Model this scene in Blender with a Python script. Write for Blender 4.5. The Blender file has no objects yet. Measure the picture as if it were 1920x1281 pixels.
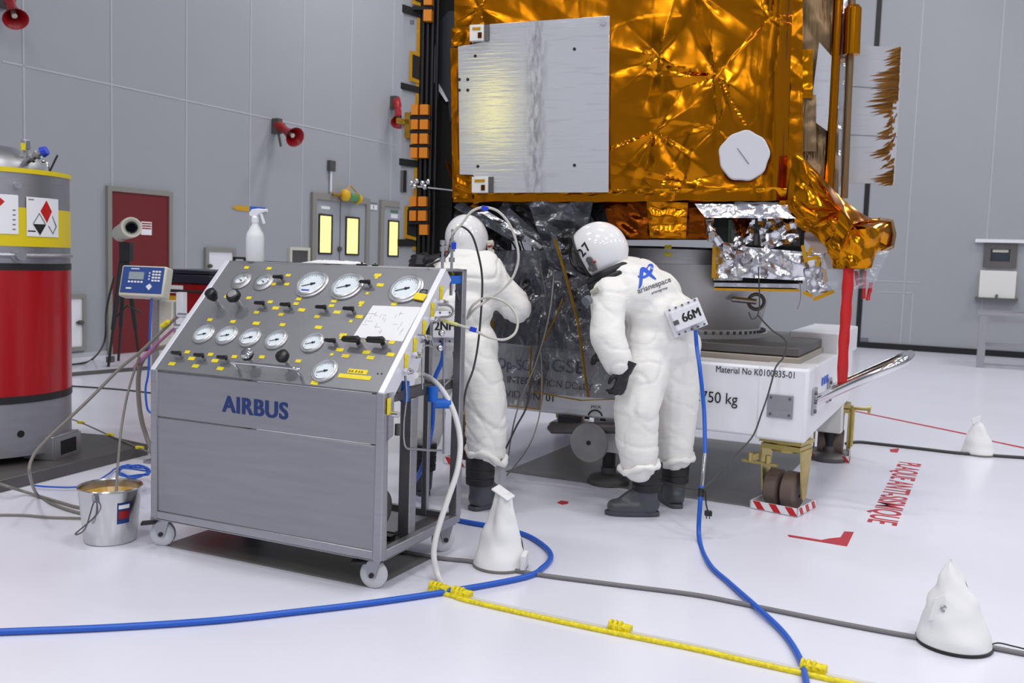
import bpy, bmesh, math, random
from math import radians as R, sin, cos, pi, sqrt, atan2
from mathutils import Vector as V, Matrix as Mx, noise

scene = bpy.context.scene
COL = scene.collection

# ------------------------------------------------------------------ camera
FPX, PITCH, ROLL, EYE = 1761.06, R(4.9975), R(1.8831), 1.45
_f = V((0, cos(PITCH), -sin(PITCH)))
_u0 = V((0, sin(PITCH), cos(PITCH)))
_x0 = V((1, 0, 0))
CRX = cos(ROLL) * _x0 + sin(ROLL) * _u0
CUP = -sin(ROLL) * _x0 + cos(ROLL) * _u0
CPOS = V((0, 0, EYE))
cd = bpy.data.cameras.new('camera')
cam = bpy.data.objects.new('camera', cd)
COL.objects.link(cam)
cd.sensor_width = 36.0
cd.lens = FPX / 1920 * 36
cd.clip_start, cd.clip_end = 0.05, 200
cd.dof.use_dof = True
cd.dof.focus_distance = 4.7
cd.dof.aperture_fstop = 4.0
m = Mx.Identity(4)
for i in range(3):
    m[i][0], m[i][1], m[i][2], m[i][3] = CRX[i], CUP[i], -_f[i], CPOS[i]
cam.matrix_world = m
scene.camera = cam

# ------------------------------------------------------------------ world, exposure, ceiling lamps
w = bpy.data.worlds.new('world')
scene.world = w
w.use_nodes = True
w.node_tree.nodes['Background'].inputs[0].default_value = (0.8, 0.85, 1, 1)
w.node_tree.nodes['Background'].inputs[1].default_value = 0.3
vs = scene.view_settings
vs.view_transform = 'Standard'
vs.look = 'None'
vs.exposure = 0.28
vs.gamma = 1.0
vs.use_curve_mapping = False

YAW_L, YAW_R = R(62.6), R(-26.1)          # run of the left and right wall
CORNER = V((-0.768, 21.421, 0))
dL = V((-cos(YAW_L), -sin(YAW_L), 0))     # from the corner along the left wall, towards us
dR = V((cos(YAW_R), sin(YAW_R), 0))       # from the corner along the right wall
LEN_L, LEN_R, ROOM_H = 34.0, 24.0, 9.0
LAMP_W = 108
LAMPS = [(a, b) for a in (4, 9.5, 15, 20, 25, 30) for b in (3.5, 9, 14.5, 20) if b > 4 or a < 5] + [(6.2, 2.6), (17.5, 4.5), (23, 4.5)]  # last three lamps added to brighten the left wall and left floor
for a, b in LAMPS:
    l = bpy.data.lights.new('hall_lamp', 'AREA')
    l.shape = 'RECTANGLE'
    l.size, l.size_y = 1.6, 0.7
    l.energy = LAMP_W
    l.color = (1.0, 0.985, 0.97)
    o = bpy.data.objects.new('hall_lamp', l)
    p = CORNER + dL * a + dR * b
    o.location = (p.x, p.y, ROOM_H - 0.15)
    o.rotation_euler = (0, 0, YAW_R)
    COL.objects.link(o)

# ------------------------------------------------------------------ helpers
def ray(px, py):
    return CRX * ((px - 960) / FPX) - CUP * ((py - 640.5) / FPX) + _f
def on_floor(px, py, z=0.0):
    d = ray(px, py)
    return CPOS + d * ((z - EYE) / d.z)
def at_depth(px, py, y):
    d = ray(px, py)
    return CPOS + d * (y / d.y)
def on_plane(px, py, p0, n):
    d = ray(px, py)
    return CPOS + d * ((V(p0) - CPOS).dot(n) / d.dot(n))

def lin(c):
    c = c / 255
    return c / 12.92 if c <= 0.04045 else ((c + 0.055) / 1.055) ** 2.4
def rgb(r, g, b):
    return (lin(r), lin(g), lin(b), 1)

def mat(name, col, rough=0.5, metal=0.0, bump=None, vary=None, spec=None, trans=0, alpha=1, coat=0, emit=None, aniso=None):
    """bump=(scale, strength[, stretch xyz]); vary=(scale, amount)"""
    m = bpy.data.materials.new(name)
    m.use_nodes = True
    nt = m.node_tree
    b = nt.nodes['Principled BSDF']
    b.inputs['Base Color'].default_value = col
    b.inputs['Roughness'].default_value = rough
    b.inputs['Metallic'].default_value = metal
    if spec is not None: b.inputs['Specular IOR Level'].default_value = spec
    if trans: b.inputs['Transmission Weight'].default_value = trans
    if alpha < 1: b.inputs['Alpha'].default_value = alpha
    if coat: b.inputs['Coat Weight'].default_value = coat
    if emit:
        b.inputs['Emission Color'].default_value = emit[0]
        b.inputs['Emission Strength'].default_value = emit[1]
    tc = None
    if bump or vary:
        tc = nt.nodes.new('ShaderNodeTexCoord')
    if bump:
        mp = nt.nodes.new('ShaderNodeMapping')
        if len(bump) > 2: mp.inputs['Scale'].default_value = bump[2]
        n = nt.nodes.new('ShaderNodeTexNoise')
        n.inputs['Scale'].default_value = bump[0]
        n.inputs['Detail'].default_value = 4
        bp = nt.nodes.new('ShaderNodeBump')
        bp.inputs['Strength'].default_value = bump[1]
        bp.inputs['Distance'].default_value = 0.02
        nt.links.new(tc.outputs['Object'], mp.inputs['Vector'])
        nt.links.new(mp.outputs[0], n.inputs['Vector'])
        nt.links.new(n.outputs['Fac'], bp.inputs['Height'])
        nt.links.new(bp.outputs[0], b.inputs['Normal'])
    if vary:
        n = nt.nodes.new('ShaderNodeTexNoise')
        n.inputs['Scale'].default_value = vary[0]
        n.inputs['Detail'].default_value = 5
        mp = nt.nodes.new('ShaderNodeMapping')
        if len(vary) > 2: mp.inputs['Scale'].default_value = vary[2]
        nt.links.new(tc.outputs['Object'], mp.inputs['Vector'])
        nt.links.new(mp.outputs[0], n.inputs['Vector'])
        mr = nt.nodes.new('ShaderNodeMapRange')
        mr.inputs['From Min'].default_value, mr.inputs['From Max'].default_value = 0.3, 0.7
        mr.inputs['To Min'].default_value, mr.inputs['To Max'].default_value = 1 - vary[1], 1 + vary[1]
        mx = nt.nodes.new('ShaderNodeMix')
        mx.data_type = 'RGBA'
        mx.blend_type = 'MULTIPLY'
        mx.inputs['Factor'].default_value = 1
        mx.inputs[6].default_value = col
        nt.links.new(n.outputs['Fac'], mr.inputs['Value'])
        nt.links.new(mr.outputs[0], mx.inputs[7])
        nt.links.new(mx.outputs[2], b.inputs['Base Color'])
    return m

MT = dict(
    floor=mat('epoxy_floor', rgb(226, 227, 239), 0.22, vary=(0.6, 0.035), spec=0.45, bump=(3, 0.01)),
    wall=mat('wall_panel_paint', rgb(160, 163, 169), 0.42, vary=(1.2, 0.015)),
    seam=mat('seam_sealant', rgb(182, 185, 190), 0.4), frame_grey=mat('grey_door_frame', rgb(140, 138, 132), 0.45), bezel=mat('satin_bezel', rgb(205, 205, 208), 0.34, 0.85), satin=mat('satin_edge', rgb(226, 227, 236), 0.4, 0.3),
    trim_black=mat('black_skirting', rgb(22, 22, 25), 0.4),
    steel=mat('brushed_steel', rgb(176, 176, 181), 0.42, 1.0, bump=(60, 0.03, (1, 1, 12)), vary=(9, 0.05, (1, 1, 8))),
    steel_h=mat('brushed_steel_sheet', rgb(162, 162, 168), 0.5, 0.8, bump=(50, 0.03, (0.3, 1, 8)), vary=(5, 0.05, (0.5, 1, 6))),
    steel_panel=mat('steel_control_panel', rgb(132, 132, 138), 0.42, 0.45, bump=(40, 0.02), vary=(4, 0.05)),
    steel_bright=mat('polished_steel', rgb(215, 215, 218), 0.16, 1.0),
    steel_pail=mat('pail_steel', rgb(205, 205, 205), 0.2, 1.0, vary=(6, 0.05)),
    steel_dark=mat('dull_dark_steel', rgb(105, 103, 102), 0.5, 0.7, vary=(4, 0.1)),
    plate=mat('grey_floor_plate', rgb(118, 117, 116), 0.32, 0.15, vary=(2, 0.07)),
    white=mat('white_lacquer', rgb(233, 234, 240), 0.3),
    white_dull=mat('white_plastic', rgb(228, 228, 226), 0.5),
    offwhite=mat('beige_plastic', rgb(205, 203, 190), 0.45),
    suit=mat('suit_fabric', rgb(243, 242, 238), 0.6, bump=(13, 0.32, (0.6, 0.6, 1.7)), vary=(5, 0.02)),
    bag=mat('white_canvas', rgb(238, 238, 240), 0.6, bump=(150, 0.05)),
    shell=mat('helmet_shell', rgb(238, 238, 240), 0.14, coat=0.4),
    rubber=mat('black_rubber', rgb(28, 29, 31), 0.5),
    rubber_grey=mat('grey_boot_rubber', rgb(74, 77, 84), 0.38, vary=(8, 0.06)),
    black=mat('black_plastic', rgb(20, 20, 22), 0.35),
    black_matt=mat('black_matt', rgb(16, 16, 18), 0.8),
    visor=mat('dark_visor', rgb(14, 16, 20), 0.08),
    navy=mat('navy_sheet', rgb(34, 40, 54), 0.45),
    red=mat('red_paint', rgb(150, 12, 20), 0.35),
    red_door=mat('dark_red_door', rgb(112, 24, 28), 0.5, vary=(3, 0.04)),
    red_tank=mat('red_tank_jacket', rgb(168, 4, 16), 0.3, coat=0.2),
    red_mark=mat('red_floor_paint', rgb(178, 42, 56), 0.6, vary=(40, 0.1)),
    red_strap=mat('red_ribbon', rgb(196, 22, 24), 0.4, bump=(30, 0.15)),
    yellow=mat('yellow_sticker', rgb(240, 218, 20), 0.45, vary=(60, 0.06)),
    yellow_band=mat('yellow_tank_band', rgb(230, 206, 14), 0.4),
    yellow_tape=mat('yellow_black_tape', rgb(232, 214, 30), 0.5, bump=(80, 0.3), vary=(70, 0.22)),
    yellow_lamp=mat('yellow_lamp_body', rgb(222, 172, 18), 0.4),
    green_glass=mat('green_lamp_glass', rgb(110, 190, 130), 0.1, trans=0.5),
    orange=mat('orange_block', rgb(216, 128, 20), 0.45),
    kapton=mat('amber_tape', rgb(206, 150, 18), 0.28, 0.45, bump=(40, 0.15)),
    kapton_dark=mat('amber_tape_dull', rgb(150, 112, 16), 0.4, 0.3, bump=(40, 0.2), vary=(30, 0.2)),
    blue=mat('blue_hose', rgb(30, 92, 196), 0.35),
    blue_clip=mat('blue_plastic', rgb(12, 104, 210), 0.4),
    blue_tag=mat('blue_tag', rgb(20, 60, 200), 0.4),
    blue_ink=mat('dark_blue_lettering', rgb(20, 50, 112), 0.5),
    blue_logo=mat('bright_blue_print', rgb(38, 92, 214), 0.5),
    blue_face=mat('blue_keypad', rgb(44, 78, 148), 0.4),
    ink=mat('black_print', rgb(22, 22, 26), 0.6),
    ink_grey=mat('grey_print', rgb(110, 114, 120), 0.6),
    hose_grey=mat('grey_hose', rgb(128, 124, 116), 0.45),
    hose_light=mat('pale_hose', rgb(196, 194, 186), 0.35),
    hose_dark=mat('dark_cable', rgb(62, 60, 60), 0.5),
    hose_white=mat('white_hose', rgb(226, 226, 226), 0.35),
    hose_clear=mat('cloudy_clear_hose', rgb(222, 222, 212), 0.2, alpha=0.6),
    pink=mat('pink_hose', rgb(190, 110, 160), 0.4),
    cable_grey=mat('floor_cable', rgb(120, 118, 120), 0.55),
    foil_gold=mat('gold_foil', rgb(186, 114, 14), 0.19, 1.0, bump=(4, 0.05)),
    foil_gold_bright=mat('bright_gold_foil', rgb(206, 132, 16), 0.17, 1.0, bump=(5, 0.08)),
    torn_gold=mat('torn_brown_foil', rgb(132, 88, 30), 0.4, 0.55), foil_copper=mat('copper_foil', rgb(118, 58, 12), 0.25, 1.0, bump=(14, 0.3)),
    foil_silver=mat('silver_foil', rgb(214, 214, 220), 0.2, 1.0, bump=(14, 0.3)),
    foil_brown=mat('brown_film', rgb(136, 112, 82), 0.3, 0.6, bump=(6, 0.3, (12, 12, 0.6))),
    foil_black=mat('black_foil', rgb(30, 29, 32), 0.3, 0.4, bump=(12, 0.4)),
    foil_dark=mat('smoky_film', rgb(84, 86, 94), 0.22, 0.35, bump=(10, 0.3), vary=(5, 0.25)),
    film=mat('clear_film', rgb(176, 180, 192), 0.12, alpha=0.35, bump=(9, 0.2)),
    radiator=mat('radiator_tape', rgb(196, 199, 206), 0.1, 0.45),
    adapter=mat('adapter_aluminium', rgb(186, 186, 188), 0.5, 0.75, vary=(3, 0.06)),
    beige_plate=mat('anodised_plate', rgb(168, 160, 150), 0.45, 0.35, vary=(2, 0.05)),
    brass_plate=mat('yellow_zinc', rgb(190, 172, 104), 0.35, 0.8, vary=(10, 0.15)),
    wheel_brown=mat('brown_tyre', rgb(104, 88, 80), 0.5),
    wheel_grey=mat('grey_wheel', rgb(206, 208, 212), 0.4),
    wheel_disc=mat('worn_wheel_disc', rgb(150, 150, 150), 0.4, 0.5, vary=(8, 0.15)),
    cap=mat('grey_disc_cover', rgb(206, 208, 214), 0.45),
    dial=mat('gauge_dial', rgb(226, 236, 242), 0.4),
    paper=mat('paper', rgb(240, 240, 244), 0.7),
    bottle=mat('white_translucent_plastic', rgb(226, 230, 232), 0.35),
    lit=mat('yellow_lit_pane', rgb(240, 232, 150), 0.3, emit=(rgb(255, 244, 150), 0.64)),
    screen=mat('grey_lcd', rgb(150, 164, 170), 0.3),
    glass_dark=mat('dark_window_glass', rgb(58, 64, 76), 0.08),
    board=mat('circuit_green', rgb(84, 100, 84), 0.5, vary=(30, 0.3)),
    amber=mat('amber_liquid', rgb(214, 164, 60), 0.15),
    yellow_sleeve=mat('pale_yellow_sleeve', rgb(206, 206, 120), 0.45),
)

class MB:
    """collects shapes; build() links them as ONE mesh object"""
    def __init__(s): s.v, s.f = [], []
    def add(s, vs, fs, M=None):
        k = len(s.v)
        s.v += [(M @ V(p)) if M else V(p) for p in vs]
        s.f += [[i + k for i in f] for f in fs]
        return s
    def box(s, x0, x1, y0, y1, z0, z1, M=None):
        vs = [(x, y, z) for z in (z0, z1) for y in (y0, y1) for x in (x0, x1)]
        return s.add(vs, [(0, 2, 3, 1), (4, 5, 7, 6), (0, 1, 5, 4), (2, 6, 7, 3), (0, 4, 6, 2), (1, 3, 7, 5)], M)
    def bar(s, p0, p1, w, h, up=V((0, 0, 1))):
        p0, p1 = V(p0), V(p1)
        z = (p1 - p0)
        L = z.length
        z.normalize()
        if abs(z.dot(up)) > 0.95: up = V((0, 1, 0))
        x = up.cross(z).normalized()
        y = z.cross(x)
        M = Mx((x, y, z)).transposed().to_4x4()
        M.translation = p0
        return s.box(-w / 2, w / 2, -h / 2, h / 2, 0, L, M)
    def cyl(s, p0, p1, r0, r1=None, n=16):
        return s.tube([p0, p1], [r0, r0 if r1 is None else r1], n)
    def tube(s, pts, r, n=8, closed=False, M=None):
        pts = [V(p) for p in pts]
        N = len(pts)
        rr = r if isinstance(r, (list, tuple)) else [r] * N
        vs, fs = [], []
        t0 = (pts[1] - pts[0]).normalized()
        a = V((0, 0, 1)) if abs(t0.z) < 0.9 else V((1, 0, 0))
        x = a.cross(t0).normalized()
        for i in range(N):
            if closed: t = pts[(i + 1) % N] - pts[i - 1]
            else: t = pts[min(i + 1, N - 1)] - pts[max(i - 1, 0)]
            if t.length < 1e-9: t = t0
            t = t.normalized()
            x = (x - t * x.dot(t))
            x = x.normalized() if x.length > 1e-6 else t.orthogonal().normalized()
            y = t.cross(x)
            for j in range(n):
                th = 2 * pi * j / n
                vs.append(pts[i] + (x * cos(th) + y * sin(th)) * rr[i])
        for i in range(N if closed else N - 1):
            for j in range(n):
                a0, b0 = i * n + j, i * n + (j + 1) % n
                a1, b1 = ((i + 1) % N) * n + j, ((i + 1) % N) * n + (j + 1) % n
                fs.append((a0, b0, b1, a1))
        if not closed:
            fs.append(tuple(reversed(range(n))))
            fs.append(tuple(range((N - 1) * n, N * n)))
        return s.add(vs, fs, M)
    def lathe(s, prof, n=32, M=None, a0=0, a1=2 * pi, caps=False):
        full = abs(a1 - a0 - 2 * pi) < 1e-6
        vs, fs = [], []
        k = n if full else n + 1
        for r, z in prof:
            for j in range(k):
                th = a0 + (a1 - a0) * j / n
                vs.append((r * cos(th), r * sin(th), z))
        for i in range(len(prof) - 1):
            for j in range(n):
                j2 = (j + 1) % k
                fs.append((i * k + j, i * k + j2, (i + 1) * k + j2, (i + 1) * k + j))
        if full and caps:
            if prof[0][0] > 1e-6: fs.append(tuple(reversed(range(k))))
            if prof[-1][0] > 1e-6: fs.append(tuple(range((len(prof) - 1) * k, len(prof) * k)))
        return s.add(vs, fs, M)
    def prism(s, poly, z0, z1, M=None):
        n = len(poly)
        vs = [(x, y, z0) for x, y in poly] + [(x, y, z1) for x, y in poly]
        fs = [tuple(reversed(range(n))), tuple(range(n, 2 * n))]
        fs += [(i, (i + 1) % n, n + (i + 1) % n, n + i) for i in range(n)]
        return s.add(vs, fs, M)
    def ball(s, c, r, sc=(1, 1, 1), n=20, M=None):
        vs, fs = [], []
        h = n // 2
        for i in range(h + 1):
            ph = pi * i / h
            for j in range(n):
                th = 2 * pi * j / n
                vs.append(V(c) + V((sc[0] * sin(ph) * cos(th), sc[1] * sin(ph) * sin(th), sc[2] * cos(ph))) * r)
        for i in range(h):
            for j in range(n):
                fs.append((i * n + j, (i + 1) * n + j, (i + 1) * n + (j + 1) % n, i * n + (j + 1) % n))
        return s.add(vs, fs, M)
    def grid(s, fn, nu, nv, M=None):
        vs = [fn(i / nu, j / nv) for j in range(nv + 1) for i in range(nu + 1)]
        fs = [(j * (nu + 1) + i, j * (nu + 1) + i + 1, (j + 1) * (nu + 1) + i + 1, (j + 1) * (nu + 1) + i)
              for j in range(nv) for i in range(nu)]
        return s.add(vs, fs, M)
    def mesh(s, name, sharp=35):
        me = bpy.data.meshes.new(name)
        me.from_pydata([tuple(p) for p in s.v], [], s.f)
        bm = bmesh.new()
        bm.from_mesh(me)
        bmesh.ops.remove_doubles(bm, verts=bm.verts, dist=1e-6)
        bmesh.ops.recalc_face_normals(bm, faces=bm.faces)
        bm.to_mesh(me)
        bm.free()
        me.shade_smooth()
        if sharp is not None and sharp < 180: me.set_sharp_from_angle(angle=R(sharp))
        return me
    def build(s, name, material, parent=None, M=None, bevel=0, sharp=35, solid=0):
        return put(name, s.mesh(name, sharp), material, parent, M, bevel, solid)

def put(name, me, material, parent=None, M=None, bevel=0, solid=0):
    o = bpy.data.objects.new(name, me)
    if material is not None:
        me.materials.clear()
        me.materials.append(MT[material] if isinstance(material, str) else material)
    COL.objects.link(o)
    if parent is not None: o.parent = parent
    if M is not None: o.matrix_local = M
    if solid:
        b = o.modifiers.new('solid', 'SOLIDIFY')
        b.thickness = solid
    if bevel:
        b = o.modifiers.new('bevel', 'BEVEL')
        b.width = bevel
        b.segments = 2
        b.limit_method = 'ANGLE'
        b.angle_limit = R(40)
    return o

def tag(o, label, cat, group=None):
    o['label'] = label
    o['category'] = cat
    if group: o['group'] = group
    return o
def thing(name, label, cat, loc=(0, 0, 0), rz=0.0, group=None, euler=None):
    o = bpy.data.objects.new(name, None)
    COL.objects.link(o)
    o.empty_display_size = 0.1
    o.location = loc
    o.rotation_euler = euler if euler else (0, 0, rz)
    return tag(o, label, cat, group)
def mloc(o):
    return Mx.LocRotScale(o.location, o.rotation_euler, None)
def struct(o):
    o['kind'] = 'structure'
    return o
def copy_tree(o, parent=None):
    c = o.copy()
    COL.objects.link(c)
    if parent is not None: c.parent = parent
    for ch in list(o.children): copy_tree(ch, c)
    return c

def spline(pts, n=8, closed=False):
    pts = [V(p) for p in pts]
    N = len(pts)
    out = []
    for i in range(N if closed else N - 1):
        if closed: p0, p1, p2, p3 = pts[i - 1], pts[i], pts[(i + 1) % N], pts[(i + 2) % N]
        else: p0, p1, p2, p3 = pts[max(i - 1, 0)], pts[i], pts[i + 1], pts[min(i + 2, N - 1)]
        for k in range(n):
            t = k / n
            out.append(0.5 * ((2 * p1) + (p2 - p0) * t + (2 * p0 - 5 * p1 + 4 * p2 - p3) * t * t + (3 * p1 - p0 - 3 * p2 + p3) * t ** 3))
    if not closed: out.append(pts[-1])
    return out

def hose(name, pts, r, material, label, cat='hose', group=None, n=10, parent=None, seg=8):
    """a hose through world points; its origin is its first point"""
    o = V(pts[0])
    me = MB().tube(spline([V(p) - o for p in pts], seg), r, n).mesh(name, 60)
    ob = put(name, me, material)
    ob.location = o
    if label: tag(ob, label, cat, group)
    return ob
def sub_tube(name, pts, r, material, parent, n=8, seg=6):
    """a bent tube that is a part: world points into the parent's space"""
    Mi = mloc(parent).inverted()
    return MB().tube(spline([Mi @ V(p) for p in pts], seg), r, n).build(name, material, parent, sharp=60)

def text_mesh(txt, size, bold=0.0, depth=0.0006, spacing=1.0, align='CENTER', shear=0.0):
    cu = bpy.data.curves.new('lettering', 'FONT')
    cu.body = txt
    cu.size = size
    cu.extrude = depth
    cu.offset = bold
    cu.align_x = align
    cu.align_y = 'CENTER'
    cu.space_character = spacing
    cu.shear = shear
    o = bpy.data.objects.new('lettering', cu)
    COL.objects.link(o)
    dg = bpy.context.evaluated_depsgraph_get()
    me = bpy.data.meshes.new_from_object(o.evaluated_get(dg))
    bpy.data.objects.remove(o)
    bpy.data.curves.remove(cu)
    return me
def fatten(me, dx):
    bm_ = bmesh.new(); bm_.from_mesh(me)
    for s in (-dx, dx):
        g = bmesh.ops.duplicate(bm_, geom=bm_.verts[:] + bm_.edges[:] + bm_.faces[:]) if s < 0 else g0
        if s < 0: g0 = bmesh.ops.duplicate(bm_, geom=[e for e in g['geom']])
        bmesh.ops.translate(bm_, verts=[e for e in g['geom'] if isinstance(e, bmesh.types.BMVert)], vec=(s, 0, 0.00005 * (1 if s > 0 else -1)))
    bm_.to_mesh(me); bm_.free()
    return me
# lettering lies in local xy; this stands it up to face local -y
UPRIGHT = Mx.Rotation(R(90), 4, 'X')
def letter(txt, size, material, parent, loc, rot=None, bold=0.0, spacing=1.0, align='CENTER', name='lettering', sx=1.0):
    me = text_mesh(txt, size, bold, 0.0006, spacing, align)
    M = Mx.Translation(V(loc)) @ (rot if rot is not None else UPRIGHT) @ Mx.Scale(sx, 4, V((1, 0, 0)))
    return put(name, me, material, parent, M)

def tri(x):
    x = x - math.floor(x)
    return 1 - 4 * abs(x - 0.5)
def crumple(seed, freq=3.0, waves=6):
    rd = random.Random(seed)
    ws = []
    for i in range(waves):
        a = rd.uniform(0, 2 * pi)
        f = freq * rd.uniform(0.5, 1.7)
        ws.append((cos(a) * f, sin(a) * f, rd.random(), rd.uniform(0.5, 1.0) / (0.6 + f / freq)))
    off = V((rd.uniform(0, 50), rd.uniform(0, 50), 0))
    def h(u, v):
        q = noise.noise_vector(V((u * freq * 0.35, v * freq * 0.35, 0)) + off)
        s = 0
        for a, b, c, amp in ws: s += amp * tri(a * u + b * v + c + q.x * 0.8 + q.y * 0.4)
        return s / waves * 2
    return h
def foil(mb, quad, nu, nv, amp, seed, freq=3.0, edge=True, normal=None):
    """crumpled sheet over four corner points (order round the edge)"""
    a, b, c, d = [V(p) for p in quad]
    n = V(normal) if normal is not None else (b - a).cross(d - a).normalized()
    L, W = (b - a).length, (d - a).length
    h = crumple(seed, freq)
    def fn(u, v):
        p = a * (1 - u) * (1 - v) + b * u * (1 - v) + c * u * v + d * (1 - u) * v
        k = 1.0
        if edge: k = min(1, 5 * min(u, 1 - u, v, 1 - v) + 0.15)
        return p + n * (amp * k * h(u * L, v * W))
    return mb.grid(fn, nu, nv)

# ------------------------------------------------------------------ the hall
dLu, dRu = -dL, dR
def room_pt(a, b, z=0): return CORNER + dL * a + dR * b + V((0, 0, z))
def wall(name, p0, p1, h, material='wall'):
    d = (p1 - p0)
    L = d.length
    o = MB().box(0, L, 0, 0.2, 0, h).build(name, material)
    o.location = p0
    o.rotation_euler = (0, 0, atan2(d.y, d.x))
    return struct(o)
fl_ = MB().prism([room_pt(0, 0).xy, room_pt(LEN_L, 0).xy, room_pt(LEN_L, LEN_R).xy, room_pt(0, LEN_R).xy], -0.2, 0).build('floor', 'floor')
struct(fl_)
struct(MB().prism([room_pt(0, 0).xy, room_pt(LEN_L, 0).xy, room_pt(LEN_L, LEN_R).xy, room_pt(0, LEN_R).xy], ROOM_H, ROOM_H + 0.2).build('ceiling', 'wall'))
wl_ = wall('wall_left', room_pt(LEN_L, 0), room_pt(0, 0), ROOM_H)
wr_ = wall('wall_right', room_pt(0, 0), room_pt(0, LEN_R), ROOM_H)
wall('wall_near', room_pt(LEN_L, LEN_R), room_pt(LEN_L, 0), ROOM_H)
wall('wall_side', room_pt(0, LEN_R), room_pt(LEN_L, LEN_R), ROOM_H)

NL = V((-sin(YAW_L), cos(YAW_L), 0))   # into the left wall
NR = V((-sin(YAW_R), cos(YAW_R), 0))   # into the right wall
def wl(px, py):
    """pixel -> (run, height) on the left wall, run measured from its near end"""
    p = on_plane(px, py, CORNER, NL)
    return (p - room_pt(LEN_L, 0)).dot(dLu), p.z
def wr(px, py):
    p = on_plane(px, py, CORNER, NR)
    return (p - CORNER).dot(dR), p.z
def wl_pos(run, z, off=0.0): return room_pt(LEN_L, 0) + dLu * run + V((0, 0, z)) - NL * off
def wr_pos(run, z, off=0.0): return CORNER + dR * run + V((0, 0, z)) - NR * off

# sealed seams of the wall panels
def seam_set(name, segs, pos, rz, r=0.011):
    for k, (x0, z0, x1, z1) in enumerate(segs):
        mb = MB()
        if abs(x1 - x0) < 0.01: mb.box(x0 - r, x0 + r, -0.006, 0.004, z0, z1)
        else: mb.box(x0, x1, -0.006, 0.004, z0 - r, z0 + r)
        o = mb.build('trim_%d' % (k + 1 + (40 if name == 'R' else 0)), 'seam')
        o.location, o.rotation_euler = pos, (0, 0, rz)
        struct(o)
segL = []
for px in (45, 209, 349, 469, 568, 657, 735):
    r_, _ = wl(px, 200)
    segL.append((r_, 0, r_, ROOM_H))
zs = wl(374, 194)[1]
segL.append((wl(4, 114)[0], zs, wl(745, 273)[0], zs))
seam_set('L', segL, room_pt(LEN_L, 0), YAW_L)
segR = []
for px in (1722, 1873):
    r_, _ = wr(px, 150)
    segR.append((r_, 0, r_, ROOM_H))
a_, z_ = wr(1642, 526.5); b_, _ = wr(1725, 528)
segR.append((a_, z_, b_, z_))
a_, z_ = wr(1644, 541); b_, zb_ = wr(1705, 652)
segR.append((a_, z_ - 0.06, b_, z_ - 0.06)); segR.append((b_, 0.12, b_, z_ - 0.06))
seam_set('R', segR, CORNER, YAW_R, 0.010)
def wall_box(name, where, r0, r1, z0, z1, material, t=0.02, inset=0.0):
    o = MB().box(r0, r1, -t, inset, z0, z1).build(name, material)
    o.location, o.rotation_euler = (room_pt(LEN_L, 0), (0, 0, YAW_L)) if where == 'L' else (CORNER, (0, 0, YAW_R))
    return struct(o)
wall_box('baseboard_right', 'R', 0, LEN_R, 0, 0.11, 'trim_black', 0.03)
wall_box('baseboard_left', 'L', 0, LEN_L, 0, 0.06, 'seam', 0.02)
g0 = wr(1643, 40)[0]; g1 = wr(1648.5, 40)[0]
wall_box('trim_90', 'R', g0 - 0.01, g1 + 0.03, 0.1, ROOM_H, 'trim_black', 0.012)
# ------------------------------------------------------------------ things on and in the walls
def place_on(o, side, r, z):
    o.location = wl_pos(r, z) if side == 'L' else wr_pos(r, z)
    o.rotation_euler = (0, 0, YAW_L if side == 'L' else YAW_R)
    return o
def wall_thing(name, label, cat, side, r, z, group=None):
    return place_on(thing(name, label, cat, group=group), side, r, z)
def frame_mb(w, h, t, d0, d1, bottom=False):
    mb = MB().box(0, t, d0, d1, 0, h).box(w - t, w, d0, d1, 0, h).box(t, w - t, d0, d1, h - t, h)
    if bottom: mb.box(t, w - t, d0, d1, 0, t)
    return mb

# dark red fire door
r0, z1 = wl(197.5, 348); r1, _ = wl(320, 358.9)
W_, H_ = r1 - r0, z1
d = struct(place_on(MB().box(0.06, W_ - 0.06, -0.03, 0.02, 0.01, H_ - 0.06).build('door_1', 'red_door'), 'L', r0, 0))
struct(frame_mb(W_, H_, 0.065, -0.05, 0.03).build('door_frame', 'frame_grey', d))
MB().box(0.55, 0.73, -0.034, -0.028, 1.62, 1.80).build('door_notice', 'paper', d)
for k in range(3):
    MB().box(0.56, 0.72, -0.036, -0.033, 1.70 + 0.033 * k, 1.718 + 0.033 * k).build('notice_line', 'red', d)

# grey double door with tall lit panes, and the single door beyond
def lit_door(name, px0, px1, pyt, leaves, panes, plate=True):
    r0, zt = wl(px0, pyt)
    r1, _ = wl(px1, pyt + 12)
    w_, h_ = r1 - r0, zt
    d = struct(place_on(MB().box(0.1, w_ - 0.1, -0.025, 0.02, 0.01, h_ - 0.1).build(name, 'wall'), 'L', r0, 0))
    struct(frame_mb(w_, h_, 0.11, -0.06, 0.03).build('door_frame', 'frame_grey', d))
    for (a, b, yt, yb) in panes:
        ra, za = wl(a, yt); rb, zb = wl(b, yb)
        ra -= r0; rb -= r0
        MB().box(ra, rb, -0.03, -0.026, zb, za).build('window_pane', 'lit', d)
        fm = MB().box(ra - 0.03, ra, -0.045, -0.02, zb - 0.03, za + 0.03).box(rb, rb + 0.03, -0.045, -0.02, zb - 0.03, za + 0.03)
        fm.box(ra, rb, -0.045, -0.02, za, za + 0.03).box(ra, rb, -0.045, -0.02, zb - 0.03, zb)
        fm.build('pane_frame', 'black', d)
        MB().box(ra - 0.08, rb + 0.12, -0.03, -0.02, 0.15, zb - 0.25).build('kick_plate', 'white', d)
    return d, r0, w_, h_
d2, r0, w_, h_ = lit_door('door_2', 582, 690, 360, 2, [(597, 617.5, 404, 474), (647.5, 668, 409, 476)])
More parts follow.
